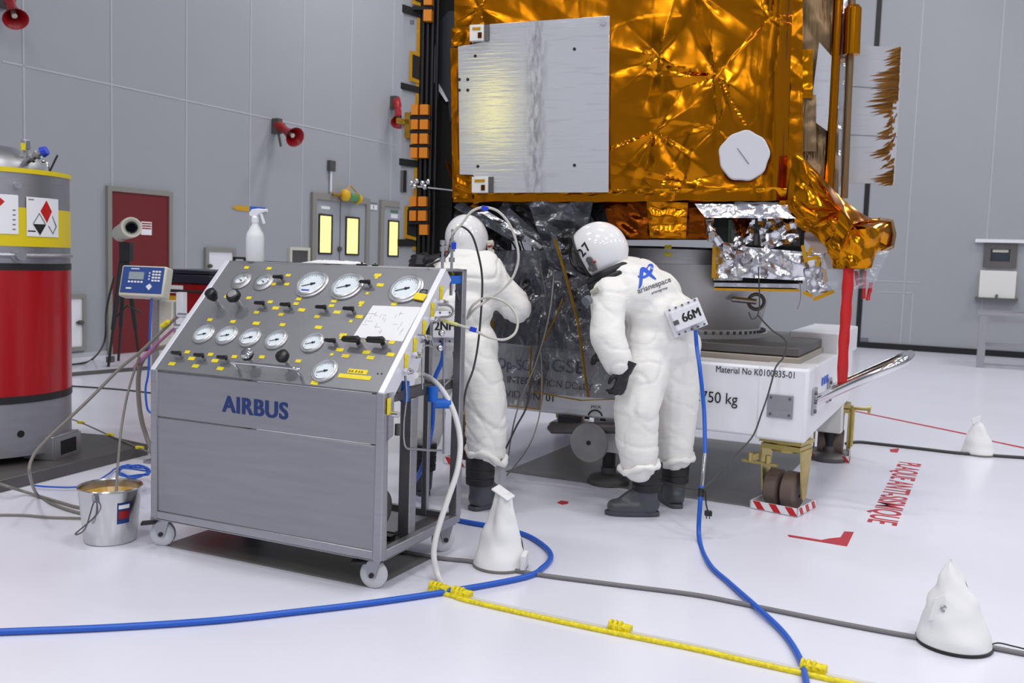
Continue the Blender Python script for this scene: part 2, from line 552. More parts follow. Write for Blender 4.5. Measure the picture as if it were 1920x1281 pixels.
rm, _ = wl(635, 450)
MB().box(rm - r0 - 0.008, rm - r0 + 0.008, -0.03, -0.024, 0.02, h_ - 0.11).build('door_joint', 'steel_dark', d2)
MB().cyl((rm - r0 - 0.03, -0.03, wl(633, 467)[1]), (rm - r0 - 0.03, -0.07, wl(633, 467)[1]), 0.045).build('door_handle', 'steel_dark', d2)
ra, za = wl(600, 386); rb, zb = wl(616, 393)
MB().box(ra - r0, rb - r0, -0.03, -0.024, zb, za).build('door_plate', 'white', d2)
d3, r3, w3, h3 = lit_door('door_3', 710.5, 768, 374.5, 1, [(727, 742.5, 415.5, 479)])
ra, za = wl(730, 394); rb, zb = wl(744, 400)
MB().box(ra - r3, rb - r3, -0.03, -0.024, zb, za).build('exit_plate', mat('dull_green_sign', rgb(70, 120, 84), 0.5), d3)
ra, za = wl(731, 401); rb, zb = wl(743, 410)
MB().box(ra - r3, rb - r3, -0.03, -0.024, zb, za).build('notice', 'white', d3)

# small wayfinding sign between the doors
ra, za = wl(692, 379); rb, zb = wl(706, 394)
t = wall_thing('door_sign', 'small white sign with a black figure, between the two grey doors', 'sign', 'L', ra, zb)
MB().box(0, rb - ra, -0.015, 0, 0, za - zb).build('sign_board', 'white', t)
MB().box(0, rb - ra, -0.018, -0.014, (za - zb) * 0.72, za - zb).build('header_stripe', 'ink_grey', t)
hs, xs0 = za - zb, (rb - ra) / 2
mb = MB().box(xs0 - 0.06 * hs, xs0 + 0.06 * hs, -0.02, -0.014, hs * 0.12, hs * 0.52)
mb.ball((xs0, -0.016, hs * 0.56), hs * 0.075, (1, 0.2, 1), 10)
mb.build('pictogram', 'ink', t)

# access hatches in the left wall
def hatch(label, x0, y0, x1, y1, group=None, mt='white', latch=None, ft='frame_grey'):
    ra, za = wl(x0, y0); rb, zb = wl(x1, y1)
    t = wall_thing('wall_hatch', label, 'hatch', 'L', ra, zb)
    w_, h_ = rb - ra, za - zb
    frame_mb(w_, h_, min(0.06, w_ * 0.1), -0.05, 0.0, True).build('hatch_frame', ft, t)
    MB().box(0.04, w_ - 0.04, -0.03, 0, 0.04, h_ - 0.04).build('hatch_door', mt, t)
    if latch:
        lx, lz = latch[0] * w_, latch[1] * h_
        MB().box(lx - 0.05, lx + 0.05, -0.06, -0.03, lz - 0.015, lz + 0.015).cyl((lx, -0.03, lz), (lx, -0.07, lz), 0.03).build('latch', 'steel_dark', t)
    return t
hatch('low white wall hatch beside the red tank', 90, 553, 158, 656, latch=(0.82, 0.5))
hatch('white wall hatch behind the console, with a black hinge', 382, 464, 438, 540, latch=(0.12, 0.55))
hatch('dull grey louvred wall grille left of the double door', 540, 463, 577, 520, mt='steel_dark', ft='offwhite')

# horn loudspeakers
def horn(label, px, py, aim_px, aim_py, s=1.0):
    r_, z_ = wl(px, py)
    t = wall_thing('horn_speaker', label, 'loudspeaker', 'L', r_, z_, 'red horn loudspeakers on the left wall')
    # aim in the wall's local space
    p0 = V((0, -0.12, 0))
    Mi = mloc(t).inverted()
    tip = Mi @ at_depth(aim_px, aim_py, (mloc(t) @ V((0, -0.62 * s, -0.2))).y)
    d_ = (tip - p0).normalized()
    M = Mx.Translation(p0) @ d_.to_track_quat('Z', 'Y').to_matrix().to_4x4()
    L = 0.62 * s
    MB().lathe([(0.0, -0.1 * s), (0.09 * s, -0.1 * s), (0.1 * s, 0.1 * s), (0.07 * s, 0.18 * s), (0.09 * s, L * 0.6), (0.15 * s, L * 0.9), (0.2 * s, L), (0.185 * s, L - 0.01), (0.13 * s, L * 0.86), (0.06 * s, L * 0.5), (0, L * 0.5)], 24, M).build('horn', 'red', t)
    MB().lathe([(0, L * 0.55), (0.035 * s, L * 0.56), (0.045 * s, L * 0.86), (0, L * 0.9)], 16, M).build('phase_plug', 'offwhite', t)
    MB().box(-0.05, 0.05, -0.14, 0, -0.12, 0.12).cyl((0, -0.1, -0.1), (0.02, -0.14, -0.32), 0.02, n=8).build('bracket', 'steel_dark', t)
    return t
horn('red horn loudspeaker high in the picture corner above the red tank', 3, -4, 24, 20, 0.7)
horn('red horn loudspeaker above the spray bottle, facing the hall', 513, 237, 540, 248, 0.8)
horn('red horn loudspeaker seen side-on next to the black and amber panel edge', 734, 193, 747, 214, 0.85)

# conduit with its box, the amber beacon, arrow sign
ra, za = wl(618, 308); rb, zb = wl(620, 360)
t = wall_thing('conduit', 'thin pale conduit with small grey box above the double door', 'conduit', 'L', ra, zb)
MB().cyl((0, -0.035, 0), (0, -0.035, za - zb), 0.02, n=8).build('pipe', 'white', t)
MB().box(-0.07, 0.07, -0.08, -0.004, za - zb - 0.12, za - zb + 0.06).build('junction_box', 'steel_dark', t)
ra, za = wl(625, 366)
t = wall_thing('warning_beacon', 'yellow beacon with a green glass, above the grey double door', 'beacon', 'L', ra, za)
t.scale = (0.5, 0.5, 0.5)
MB().cyl((-0.3, -0.2, 0.0), (0.1, -0.3, 0), 0.05).build('arm', 'kapton_dark', t)
MB().ball((0.27, -0.32, 0.02), 0.21, (1, 0.9, 1.05)).build('housing', 'yellow_lamp', t)
MB().cyl((0.42, -0.34, 0), (0.88, -0.36, -0.06), 0.14, n=20).build('glass', 'green_glass', t)
MB().cyl((0.86, -0.36, -0.06), (1.0, -0.37, -0.08), 0.19, 0.17, n=20).build('end_cap', 'yellow_lamp', t)
MB().tube([(0.3, -0.35, 0.2), (0.45, -0.4, 0.36), (0.8, -0.4, 0.16)], 0.025).build('guard', 'kapton', t)
ra, za = wl(434, 384); rb, zb = wl(497, 399)
rc, _ = wl(467, 392)
t = wall_thing('arrow_sign', 'flat yellow and blue arrow sign behind the spray bottle', 'sign', 'L', ra, zb)
hh = za - zb
MB().prism([(0, hh / 2), (0.12, hh), (rc - ra, hh), (rc - ra, 0), (0.12, 0)], -0.004, 0.012, UPRIGHT).build('yellow_half', mat('ochre_sign', rgb(206, 160, 30), 0.5), t)
MB().box(rc - ra, rb - ra, -0.012, 0.004, 0, hh).build('blue_half', 'blue_clip', t)

# right wall: observation window, shelf box and steel bench
ra, za = wr(1846, 455); rb, zb = wr(1905, 503)
w_, h_ = rb - ra, za - zb
o = struct(place_on(MB().box(0.1, w_ - 0.1, -0.02, 0.0, 0.1, h_ - 0.1).build('window_1', 'glass_dark'), 'R', ra, zb))
struct(frame_mb(w_, h_, 0.11, -0.05, 0.0, True).build('window_frame', 'steel_dark', o))
struct(MB().box(-0.15, w_ + 0.15, -0.1, 0, h_, h_ + 0.06).build('window_hood', 'white', o))
MB().box(0.14, w_ - 0.14, -0.026, -0.02, h_ * 0.62, h_ - 0.12).build('window_blind', 'offwhite', o)
ra, za = wr(1838, 507); rb, zb = wr(1902, 564)
t = wall_thing('wall_cabinet', 'white flat wall cabinet below the dark window', 'cabinet', 'R', ra, zb)
MB().box(0, rb - ra, -0.16, 0, 0.03, za - zb).build('cabinet_body', 'white_dull', t, bevel=0.01)
MB().box(-0.05, rb - ra + 0.05, -0.2, 0, 0, 0.04).build('ledge', 'steel_dark', t)
MB().box((rb - ra) / 2 - 0.02, (rb - ra) / 2 + 0.02, -0.19, -0.15, 0.0, 0.1).build('latch', 'steel_dark', t)
p = on_floor(1830, 689)
t = thing('steel_bench', 'steel bench with square legs in front of the far wall', 'bench', p, YAW_R)
zt = on_plane(1832, 584, p, NR).z
MB().box(-0.03, 1.9, -0.05, 0.75, zt - 0.05, zt).build('bench_top', 'steel', t)
for x, y in ((0, 0), (1.75, 0), (0, 0.62), (1.75, 0.62)):
    MB().box(x, x + 0.11, y - 0.03, y + 0.08, 0.0, zt - 0.05).build('leg', 'steel', t)
MB().box(0.1, 1.75, 0.64, 0.69, 0.3, 0.36).box(0.02, 0.08, 0.05, 0.65, 0.3, 0.36).build('stretcher', 'steel', t)
ra, za = wr(1612, 633); rb, zb = wr(1628, 642)
t = wall_thing('wall_label', 'small grey plate low on the far wall, beside the black gap', 'plate', 'R', ra, zb)
MB().box(0, rb - ra, -0.01, 0, 0, za - zb).build('plate', 'ink_grey', t)

# yellow-lit gallery window high in the wall behind the photographer
near = room_pt(LEN_L, 0)
o = struct(MB().box(-0.08, 0.92, -0.03, 0.02, -0.1, 1.75).build('window_2', 'frame_grey'))
o.location = room_pt(LEN_L, 7.15 + 0.42) + V((0, 0, 4.75))
o.rotation_euler = (0, 0, YAW_R + pi)
glow = mat('gallery_pane', rgb(250, 236, 120), 0.3, emit=(rgb(255, 238, 100), 2.2))
for x in (0.0, 0.44):
    MB().box(x, x + 0.4, -0.04, -0.03, 0, 0.75).build('window_pane', glow, o)
    MB().box(x, x + 0.4, -0.04, -0.03, 0.9, 1.6).build('window_pane', glow, o)

# ------------------------------------------------------------------ floor plates, paint and marks
def floor_poly(name, pix, z, mt, label, cat):
    ps = [on_floor(*q) for q in pix]
    c = sum(ps, V()) / len(ps)
    o = MB().prism([(p - c).xy for p in ps], 0.0, z).build(name, mt)
    o.location = (c.x, c.y, 0)
    return tag(o, label, cat)
EX = V((cos(R(-26.39)), sin(R(-26.39)), 0)); EY = V((-EX.y, EX.x, 0))
a0 = on_floor(1419, 953); a1 = on_floor(950, 884); a2 = a0 + EY * (on_floor(1559, 850) - a0).length
c0 = a0 - EX * (a1 - a0).length
pl_ = MB().prism([(p - a0).xy for p in (a0, a2, a2 - EX * (a1 - a0).length, c0)], 0, 0.004).build('floor_plate', 'plate')
pl_.location = a0
tag(pl_, 'grey steel plate on the floor under the white satellite trolley', 'floor plate')

t = thing('floor_stencil', 'red stencilled words painted on the floor right of the trolley', 'floor marking', on_floor(1676, 925))
p0, p1 = on_floor(1704, 868), on_floor(1650, 982)
dd = (p1 - p0)
rot = Mx.Rotation(atan2(dd.y, dd.x), 4, 'Z')
me = text_mesh('PLAQUE ANTI-SISMIQUE', 0.15, 0.002, 0.0006)
xs = [v.co.x for v in me.vertices]
s_ = dd.length / (max(xs) - min(xs))
put('lettering', me, 'red_mark', t, Mx.Translation(V(((p0 + p1) / 2 - t.location).xy.to_3d()) + V((0, 0, 0.001))) @ rot @ Mx.Diagonal((s_, 1.5, 1, 1)))
floor_poly('floor_corner_mark', [(1477, 1003), (1479, 1007), (1588, 1025), (1601, 998), (1583, 997), (1576, 1008), (1556, 1010), (1540, 1013)], 0.0015, 'red_mark', 'red angled corner mark painted on the floor in front of the trolley wheel', 'floor marking')
floor_poly('floor_spot_mark', [(1044, 943), (1052, 939), (1066, 941), (1065, 945), (1054, 947)], 0.0015, 'red_mark', 'small red spot on the floor between the two people', 'floor marking')
floor_poly('floor_tab_mark', [(1668, 843), (1686, 841), (1683, 849), (1670, 848)], 0.0015, 'red_mark', 'small red tab mark beside the dark cable, above the stencilled words', 'floor marking')
floor_poly('floor_line', [(1600, 769.5), (1600, 771.5), (1812, 815.5), (1812, 813.0)], 0.0012, 'red_mark', 'thin red line on the floor running from the trolley to the far bag', 'floor marking')
floor_poly('floor_line', [(1846, 823.5), (1846, 825.5), (1940, 846), (1940, 843)], 0.0012, 'red_mark', 'thin red line on the floor right of the far bag', 'floor marking')
# ------------------------------------------------------------------ gas console on castors
CO = V((-1.722, 4.454, 0)); CYAW = R(-24.64)
CX = V((cos(CYAW), sin(CYAW), 0)); CY = V((-CX.y, CX.x, 0))
CW, CD, CB, CF, CT, CV = 1.313, 0.72, 0.146, 0.874, 1.395, 0.51
con = thing('gas_console', 'grey steel gas console on castors with sloping gauge panel and blue lettering', 'console', CO, CYAW)
PA = atan2(CT - CF, CV)
MP = Mx.Translation(V((0, 0, CF))) @ Mx.Rotation(PA, 4, 'X')
PL = sqrt(CV ** 2 + (CT - CF) ** 2)
_cm = mloc(con)
_pm = _cm @ MP
_pn = (_pm.to_3x3() @ V((0, 0, 1))).normalized()
_pi = _pm.inverted()
def pan(px, py, off=0.0):
    """pixel -> (u, s) on the sloping panel"""
    return _pi @ on_plane(px, py, _pm.translation + _pn * off, _pn)
def q3(x, y, off=0.0): return pan(280 + x / 3.31, 470 + y / 3.31, off)   # from the close-up's pixels
def PT(u, s, z=0.0): return MP @ Mx.Translation(V((u, s, z)))

# front sheets and frame
t_ = 0.02
MB().box(0.03, CW - 0.04, 0.004, 0.02, CB + 0.04, 0.642).build('lower_front_sheet', 'steel_h', con, bevel=0.003)
MB().box(0.03, CW - 0.04, 0.004, 0.02, 0.648, CF - 0.012).build('upper_front_sheet', 'steel_h', con, bevel=0.003)
f = MB()
for u in (0, CW - 0.04):
    f.box(u, u + 0.04, 0, 0.04, CB, CF)
f.box(0.04, CW - 0.04, 0.0, 0.04, CB, CB + 0.04)
for u in (0, CW - 0.04):
    f.box(u, u + 0.04, 0.04, CD, CB, CB + 0.04)
    f.box(u, u + 0.04, CD - 0.04, CD, CB + 0.04, CT)
f.box(0.04, CW - 0.04, CD - 0.04, CD, CB, CB + 0.04)
f.box(0.04, CW - 0.04, CD - 0.04, CD, CT - 0.04, CT)
f.build('frame', 'steel', con, bevel=0.004)
MB().box(0.04, CW - 0.04, 0.04, CD - 0.04, CB + 0.005, CB + 0.015).build('floor_tray', 'steel_dark', con)
MB().box(0.002, 0.012, 0.03, CD - 0.03, CB + 0.03, CF).build('left_side_sheet', 'steel', con)
# panel, its bright edge strips, the returns below and the top ledge
MB().box(0.028, CW - 0.028, 0.0, PL, -0.012, 0.0, MP).build('control_panel', 'steel_panel', con, bevel=0.002)
for u in (0.0, CW - 0.03):
    MB().box(u, u + 0.03, -0.004, PL + 0.002, -0.075, 0.003, MP).build('panel_edge', 'satin', con, bevel=0.003)
MB().box(0, CW, CV - 0.005, CD, CT - 0.012, CT).build('top_ledge', 'steel', con, bevel=0.003)
# lower side bracket by the right front post
MB().prism([(0.02, 0.66), (0.08, 0.68), (0.08, 0.87), (0.02, 0.87)], 0, 0.012, Mx.Translation(V((CW - 0.012, 0, 0))) @ Mx(((0, 0, 1, 0), (1, 0, 0, 0), (0, 1, 0, 0), (0, 0, 0, 1)))).build('side_bracket', 'steel', con)
# inner posts and cross rails seen from the open right side
def side(px, py, u=CW):
    """pixel -> (depth, height) on the console's right side plane"""
    p = _cm.inverted() @ on_plane(px, py, CO + CX * u, CX)
    return p.y, p.z
y1, z1 = side(793, 748)
MB().box(CW - 0.10, CW - 0.04, y1 - 0.03, y1 + 0.03, CB + 0.02, z1).build('inner_post', 'steel', con, bevel=0.004)
MB().box(CW - 0.10, CW - 0.05, 0.04, CD - 0.02, z1, z1 + 0.045).build('cross_rail', 'steel_dark', con, bevel=0.003)
MB().box(CW - 0.5, CW - 0.46, CD - 0.05, CD - 0.01, CB + 0.02, z1 + 0.1).build('inner_post', 'steel', con, bevel=0.004)
MB().box(CW - 0.2, CW - 0.17, CD - 0.045, CD - 0.015, CB + 0.02, CT - 0.05).build('inner_post', 'steel', con, bevel=0.004)
y2, z2 = side(743, 900)
MB().cyl((CW - 0.1, y2, CB + 0.02), (CW - 0.1, y2, z1), 0.012, n=10).build('inner_post', 'steel_dark', con)
MB().box(CW - 0.45, CW - 0.12, 0.30, 0.60, CB + 0.016, CB + 0.035).build('base_plate', 'steel', con)
M_ = Mx.Translation(V((CW - 0.16, 0.19, CB + 0.17))) @ Mx.Rotation(R(90), 4, 'Y')
MB().lathe([(0, -0.04), (0.085, -0.04), (0.1, -0.02), (0.1, 0.02), (0.085, 0.04), (0, 0.04)], 28, M_).build('pump_drum', 'steel_dark', con)
MB().box(CW - 0.22, CW - 0.09, 0.22, 0.26, CB + 0.016, CB + 0.04).build('foot_pedal', 'black', con)

# castors
def castor(u, v, rz, front=True):
    M = Mx.Translation(V((u, v, 0))) @ Mx.Rotation(rz, 4, 'Z')
    w_ = MB().lathe([(0, -0.019), (0.03, -0.019), (0.052, -0.017), (0.0615, -0.010), (0.0625, 0), (0.0615, 0.010), (0.052, 0.017), (0.03, 0.019), (0, 0.019)], 32,
                    Mx.Translation(V((0, 0, 0.0625))) @ Mx.Rotation(R(90), 4, 'X')).build('castor', 'wheel_grey', con, M)
    fk = MB()
    for s in (-1, 1):
        fk.prism([(-0.045, 0.146), (0.045, 0.146), (0.016, 0.05), (-0.016, 0.05)], s * 0.024 - 0.002, s * 0.024 + 0.002, UPRIGHT)
    fk.box(-0.05, 0.05, -0.03, 0.03, 0.134, 0.146)
    fk.build('fork', 'steel', w_)
    MB().cyl((0, -0.032, 0.0625), (0, 0.032, 0.0625), 0.011, n=12).build('axle', 'rubber', w_)
    if front: MB().bar((-0.02, -0.03, 0.125), (-0.085, -0.05, 0.12), 0.05, 0.01).build('brake', 'rubber', w_)
    return w_
castor(CW - 0.075, 0.065, R(8)); castor(0.03, 0.05, R(20)); castor(CW - 0.065, CD - 0.05, R(60), False); castor(0.07, CD - 0.05, R(50), False)

# lettering on the front
tm = fatten(text_mesh('AIRBUS', 0.085, 0.0012, 0.0008, 1.1), 0.0024)
xs = [v.co.x for v in tm.vertices]; sc_ = 0.376 / (max(xs) - min(xs))
put('brand_lettering', tm, 'blue_ink', con, Mx.Translation(V((0.627, 0.0028, 0.742))) @ UPRIGHT @ Mx.Diagonal((sc_, sc_ * 1.0, 1, 1)))

# gauges: one of each kind, then copies
def gauge_proto(r, name='pressure_gauge', deep=0.016, seed=1, flange=True, ang=200):
    prof = [(r * 0.80, 0.0), (r, 0.0), (r, 0.008), (r * 0.93, 0.012), (r * 0.90, 0.012), (r * 0.885, deep), (r * 0.80, deep + 0.003), (r * 0.775, deep - 0.002), (r * 0.765, deep * 0.35), (r * 0.74, deep * 0.3)]
    g = MB().lathe(prof, 40).build(name, 'bezel', con)
    MB().lathe([(0, deep * 0.3), (r * 0.77, deep * 0.3)], 40).build('dial', 'dial', g)
    tk = MB()
    n_ = 24
    for k in range(n_ + 1):
        a = R(225 - 270 * k / n_)
        r1 = r * 0.70; r0 = r * (0.58 if k % 4 == 0 else 0.64)
        tk.bar((cos(a) * r0, sin(a) * r0, deep * 0.3 + 0.0008), (cos(a) * r1, sin(a) * r1, deep * 0.3 + 0.0008), r * 0.018, 0.0008)
    tk.build('scale', 'ink', g)
    a = R(ang)
    nd = MB().bar((-cos(a) * r * 0.22, -sin(a) * r * 0.22, deep * 0.3 + 0.003), (0, 0, deep * 0.3 + 0.003), r * 0.09, 0.002)
    nd.bar((0, 0, deep * 0.3 + 0.003), (cos(a) * r * 0.6, sin(a) * r * 0.6, deep * 0.3 + 0.003), r * 0.035, 0.002)
    nd.cyl((0, 0, deep * 0.3), (0, 0, deep * 0.3 + 0.005), r * 0.08, n=12)
    nd.build('needle', 'ink', g)
    return g
gb = gauge_proto(0.088, 'large_gauge', 0.018)
gm = gauge_proto(0.059, 'small_gauge', 0.014)
gl = gauge_proto(0.064, 'small_gauge', 0.014)
gs = gauge_proto(0.040, 'vacuum_gauge', 0.016, ang=150)
MB().lathe([(0.03, 0.0), (0.058, 0.0), (0.058, 0.005), (0.054, 0.007), (0.04, 0.008)], 36).build('flange', 'steel', gs)
def set_on_panel(proto, spots, first=[None]):
    for k, (x, y) in enumerate(spots):
        o = proto if k == 0 else copy_tree(proto, con)
        u = q3(x, y, 0.02)
        o.matrix_local = PT(u.x, u.y)
set_on_panel(gb, [(1000, 195), (1218, 207), (1585, 223)])
set_on_panel(gm, [(328, 505), (471, 512), (616, 526), (779, 540), (1004, 558)])
set_on_panel(gl, [(1080, 733)])
set_on_panel(gs, [(560, 172), (698, 180)])
u = q3(960, 232, 0.02)
MB().box(-0.022, 0.022, -0.004, 0.004, 0.006, 0.0068, PT(u.x, u.y)).build('dial_print', 'blue_tag', con)

# regulator knobs
def knob(r, h, kind):
    k = MB().lathe([(r * 0.45, 0.045), (r * 0.62, 0.05), (r * 0.98, h * 0.72), (r, h * 0.86), (r * 0.92, h * 0.97), (r * 0.7, h), (0, h)], 28).build('regulator_knob', 'black', con)
    MB().cyl((0, 0, 0), (0, 0, 0.052), r * 0.36, n=20).build('spindle', 'steel_bright', k)
    if kind == 'chrome': MB().lathe([(0, h + 0.001), (r * 0.66, h + 0.001), (r * 0.6, h + 0.004), (0, h + 0.0045)], 24).build('top_disc', 'steel', k)
    if kind == 'bright': MB().lathe([(r * 1.0, h * 0.86), (r * 0.97, h * 1.0), (r * 0.7, h * 1.1), (0, h * 1.12)], 24).build('top_disc', 'steel_bright', k)
    return k
for x, y, r, h, kind in ((437, 342, 0.029, 0.105, 'plain'), (568, 345, 0.036, 0.09, 'chrome'), (652, 708, 0.029, 0.085, 'bright'), (872, 720, 0.031, 0.09, 'plain')):
    u = q3(x, y)
    knob(r, h, kind).matrix_local = PT(u.x, u.y)

# toggle valves with lever handles
def lever(L, r, h):
    k = MB().cyl((0, 0, 0.018), (0, 0, h), r * 0.62, n=14)
    k.tube([(-L, 0.004, h - 0.004), (-L * 0.9, 0.004, h), (-L * 0.4, 0, h + 0.002), (0.006, 0, h + 0.002), (r, 0, h)], [r * 0.6, r * 0.85, r * 0.9, r, r * 0.5], 12)
    o = k.build('valve_lever', 'black', con)
    MB().cyl((0, 0, 0), (0, 0, 0.02), r * 0.8, n=14).build('valve_stem', 'steel', o)
    return o
lv = lever(0.050, 0.0105, 0.030)
lb = lever(0.074, 0.0165, 0.042)
for proto, spots in ((lv, [(835, 190), (1375, 222), (722, 352), (882, 362), (1104, 378), (1275, 388), (1162, 586), (207, 662), (348, 676), (492, 690)]), (lb, [(1310, 590), (1462, 594)])):
    for k, (x, y) in enumerate(spots):
        o = proto if k == 0 else copy_tree(proto, con)
        u = q3(x, y)
        o.matrix_local = PT(u.x, u.y) @ Mx.Rotation(R(5), 4, 'Z')

# guard handle in front of the lower knobs
pa, pb = q3(562, 750), q3(948, 790)
MB().tube([MP @ V(p) for p in spline([(pa.x, pa.y, 0), (pa.x + 0.002, pa.y, 0.05), (pa.x + 0.015, pa.y, 0.066), (pb.x - 0.015, pb.y, 0.066), (pb.x - 0.002, pb.y, 0.05), (pb.x, pb.y, 0)], 5)], 0.0075, 10).build('guard_handle', 'steel_bright', con, sharp=60)

# yellow stickers
sm, md = (0.017, 0.011), (0.024, 0.013)
stick = [(604, 106), (744, 111), (862, 154), (771, 209), (853, 209), (928, 301), (480, 286), (618, 294), (751, 319), (785, 357, 1), (665, 384), (911, 330), (946, 369, 1), (818, 397), (1146, 315), (1131, 343), (1166, 383, 1), (1041, 411),
         (1418, 153, 1), (1410, 168, 2), (1434, 214, 1), (1353, 266, 2), (1318, 324), (1310, 341, 2), (1303, 411, 1), (1251, 439, 2), (1519, 333), (376, 430), (519, 441), (664, 452, 1), (827, 461), (1050, 477, 1), (1203, 525, 1), (1190, 543, 2), (1350, 557, 2), (1505, 570),
         (1183, 617, 1), (1133, 645, 2), (1218, 654, 1), (1348, 632, 1), (1373, 665, 1), (1498, 646, 1), (236, 630), (263, 671, 1), (141, 703, 1), (380, 645), (408, 684, 1), (287, 717, 1), (528, 659), (564, 698, 1), (440, 733, 1), (699, 661), (925, 686), (1026, 822, 1)]
protoS = [MB().box(-w_, w_, -h_, h_, 0.0004, 0.0016).mesh('label_sticker') for w_, h_ in ((0.0145, 0.0088), (0.019, 0.0096), (0.0085, 0.0075))]
for s in protoS: s.materials.append(MT['yellow'])
for s in stick:
    u = q3(s[0], s[1])
    put('label_sticker', protoS[s[2] if len(s) > 2 else 0], None, con, PT(u.x, u.y) @ Mx.Rotation(R(random.Random(s[0]).uniform(-3, 3)), 4, 'Z'))
u = q3(1293, 753)
MB().box(-0.05, 0.05, -0.011, 0.013, 0.0004, 0.0016, PT(u.x, u.y)).build('warning_label', 'yellow', con)
u = q3(1274, 784)
MB().box(-0.083, 0.083, -0.011, 0.011, 0.0004, 0.0016, PT(u.x, u.y)).build('warning_label', 'yellow', con)
mb = MB()
u = q3(1288, 752)
for k, dx in enumerate((-0.036, -0.022, -0.002, 0.014, 0.028)):
    mb.box(dx - 0.005, dx + 0.004, -0.006, 0.005, 0.0018, 0.0022, PT(u.x, u.y))
mb.build('label_print', 'kapton_dark', con)
u = q3(1685, 294)
MB().box(-0.03, 0.03, -0.022, 0.018, 0.006, 0.014, PT(u.x, u.y) @ Mx.Rotation(R(-8), 4, 'Z')).build('lockout_tag', 'yellow', con, bevel=0.003)
MB().tube([PT(u.x, u.y) @ V(p) for p in ((0.02, 0.016, 0.01), (0.022, 0.04, 0.01), (-0.012, 0.042, 0.01), (-0.014, 0.016, 0.01))], 0.003, 8).build('tag_shackle', 'black', con)
# diagram sheet taped to the panel
cs = [q3(x, y) for x, y in ((1388, 342), (1688, 352), (1572, 566), (1264, 536))]
sh = MB().prism([(p.x, p.y) for p in reversed(cs)], 0.0005, 0.0015, MP).build('diagram_sheet', 'paper', con)
mb = MB()
rd = random.Random(4)
for k in range(26):
    u = q3(1330 + rd.uniform(0, 1) * 260, 380 + rd.uniform(0, 1) * 130)
    if rd.random() < 0.5: mb.box(-rd.uniform(0.006, 0.03), 0.01, -0.0006, 0.0006, 0.0016, 0.0019, PT(u.x, u.y))
    else: mb.box(-0.0006, 0.0006, -rd.uniform(0.006, 0.02), 0.01, 0.0016, 0.0019, PT(u.x, u.y))
mb.build('diagram_lines', 'ink_grey', sh)
# two small screws by the right corner
for x in (1418, 1442):
    u = q3(x, 765)
    MB().cyl((0, 0, 0), (0, 0, 0.003), 0.004, n=8).build('screw', 'black', con, PT(u.x, u.y))

# fittings and tags down the right-hand edge
tag_px = [(1808, 265), (1754, 372), (1702, 482), (1645, 590), (1590, 690)]
for k, (x, y) in enumerate(tag_px):
    px, py = 280 + x / 3.31, 470 + y / 3.31
    v, z = side(px, py)
    MB().box(CW + 0.002, CW + 0.006, v - 0.011, v + 0.011, z - 0.03, z + 0.034).cyl((CW + 0.004, v, z + 0.02), (CW + 0.008, v, z + 0.02), 0.013, n=12).build('port_tag', 'yellow', con)
    v, z = side(px - 3, py + 17)
    MB().cyl((CW - 0.02, v, z), (CW + 0.045, v, z), 0.011, n=10).cyl((CW + 0.01, v, z), (CW + 0.03, v, z), 0.016, n=6).build('port_fitting', 'steel_bright', con)
v, z = side(727, 762)
MB().box(CW + 0.004, CW + 0.008, v - 0.012, v + 0.012, z - 0.035, z + 0.035).build('port_tag', 'yellow', con)
v, z = side(729, 776)
MB().cyl((CW - 0.02, v, z), (CW + 0.05, v, z), 0.012, n=10).build('port_fitting', 'steel_bright', con)
# rising tubes with unions on the rear post, held by blue clamps
v, z = side(847, 525)
MB().box(CW - 0.09, CW - 0.01, v - 0.03, CD + 0.02, z - 0.02, z + 0.02).build('pipe_clamp', 'blue_clip', con, bevel=0.005)
for px, top in ((847, 452), (864, 430)):
    v, z = side(px, 500); _, zt = side(px, top)
    tb = MB().cyl((CW - 0.05, v, z - 0.14), (CW - 0.05, v, zt), 0.007, n=10)
    tb.build('riser_tube', 'steel_bright', con)
    for dz in (0.02, 0.07, 0.1):
        MB().cyl((CW - 0.05, v, z + dz), (CW - 0.05, v, z + dz + 0.022), 0.014, n=6).build('union_nut', 'steel', con)
    MB().box(CW - 0.06, CW - 0.04, v - 0.012, v + 0.012, z - 0.05, z - 0.03).build('port_tag', 'yellow', con)
v, z = side(780, 738)
MB().cyl((CW - 0.06, v, z - 0.04), (CW - 0.06, v, z + 0.05), 0.022, n=16).build('valve_cap', 'blue_clip', con)
v, z = side(822, 738)
MB().cyl((CW - 0.03, v, z - 0.04), (CW - 0.03, v, z + 0.03), 0.024, n=16).build('valve_cap', 'blue_clip', con)
MB().cyl((CW - 0.02, v + 0.01, z - 0.05), (CW + 0.04, v + 0.05, z - 0.05), 0.024, n=16).build('valve_cap', 'blue_clip', con)
def on_side(pts, u=CW - 0.03):
    return [_cm @ V((u, *side(x, y, u))) for x, y in pts]
sub_tube('steel_tube', on_side([(760, 705), (762, 745), (757, 790), (757, 826), (762, 840), (775, 842), (826, 845), (832, 838), (832, 700), (832, 640)]), 0.0055, 'steel', con)
sub_tube('steel_tube', on_side([(824, 572), (838, 572), (848, 578), (849, 588), (840, 594), (824, 596), (816, 604)], CW + 0.04), 0.006, 'steel', con)
sub_tube('steel_tube', on_side([(784, 628), (806, 632), (812, 650), (800, 648), (792, 660), (792, 730)], CW + 0.02), 0.004, 'steel', con)
sub_tube('steel_tube', on_side([(850, 660), (852, 700), (830, 725), (800, 750)], CW - 0.05), 0.005, 'steel', con)
sub_tube('steel_tube', on_side([(855, 545), (862, 565), (868, 580)], CW - 0.02), 0.007, 'steel_dark', con)
v, z = side(763, 715)
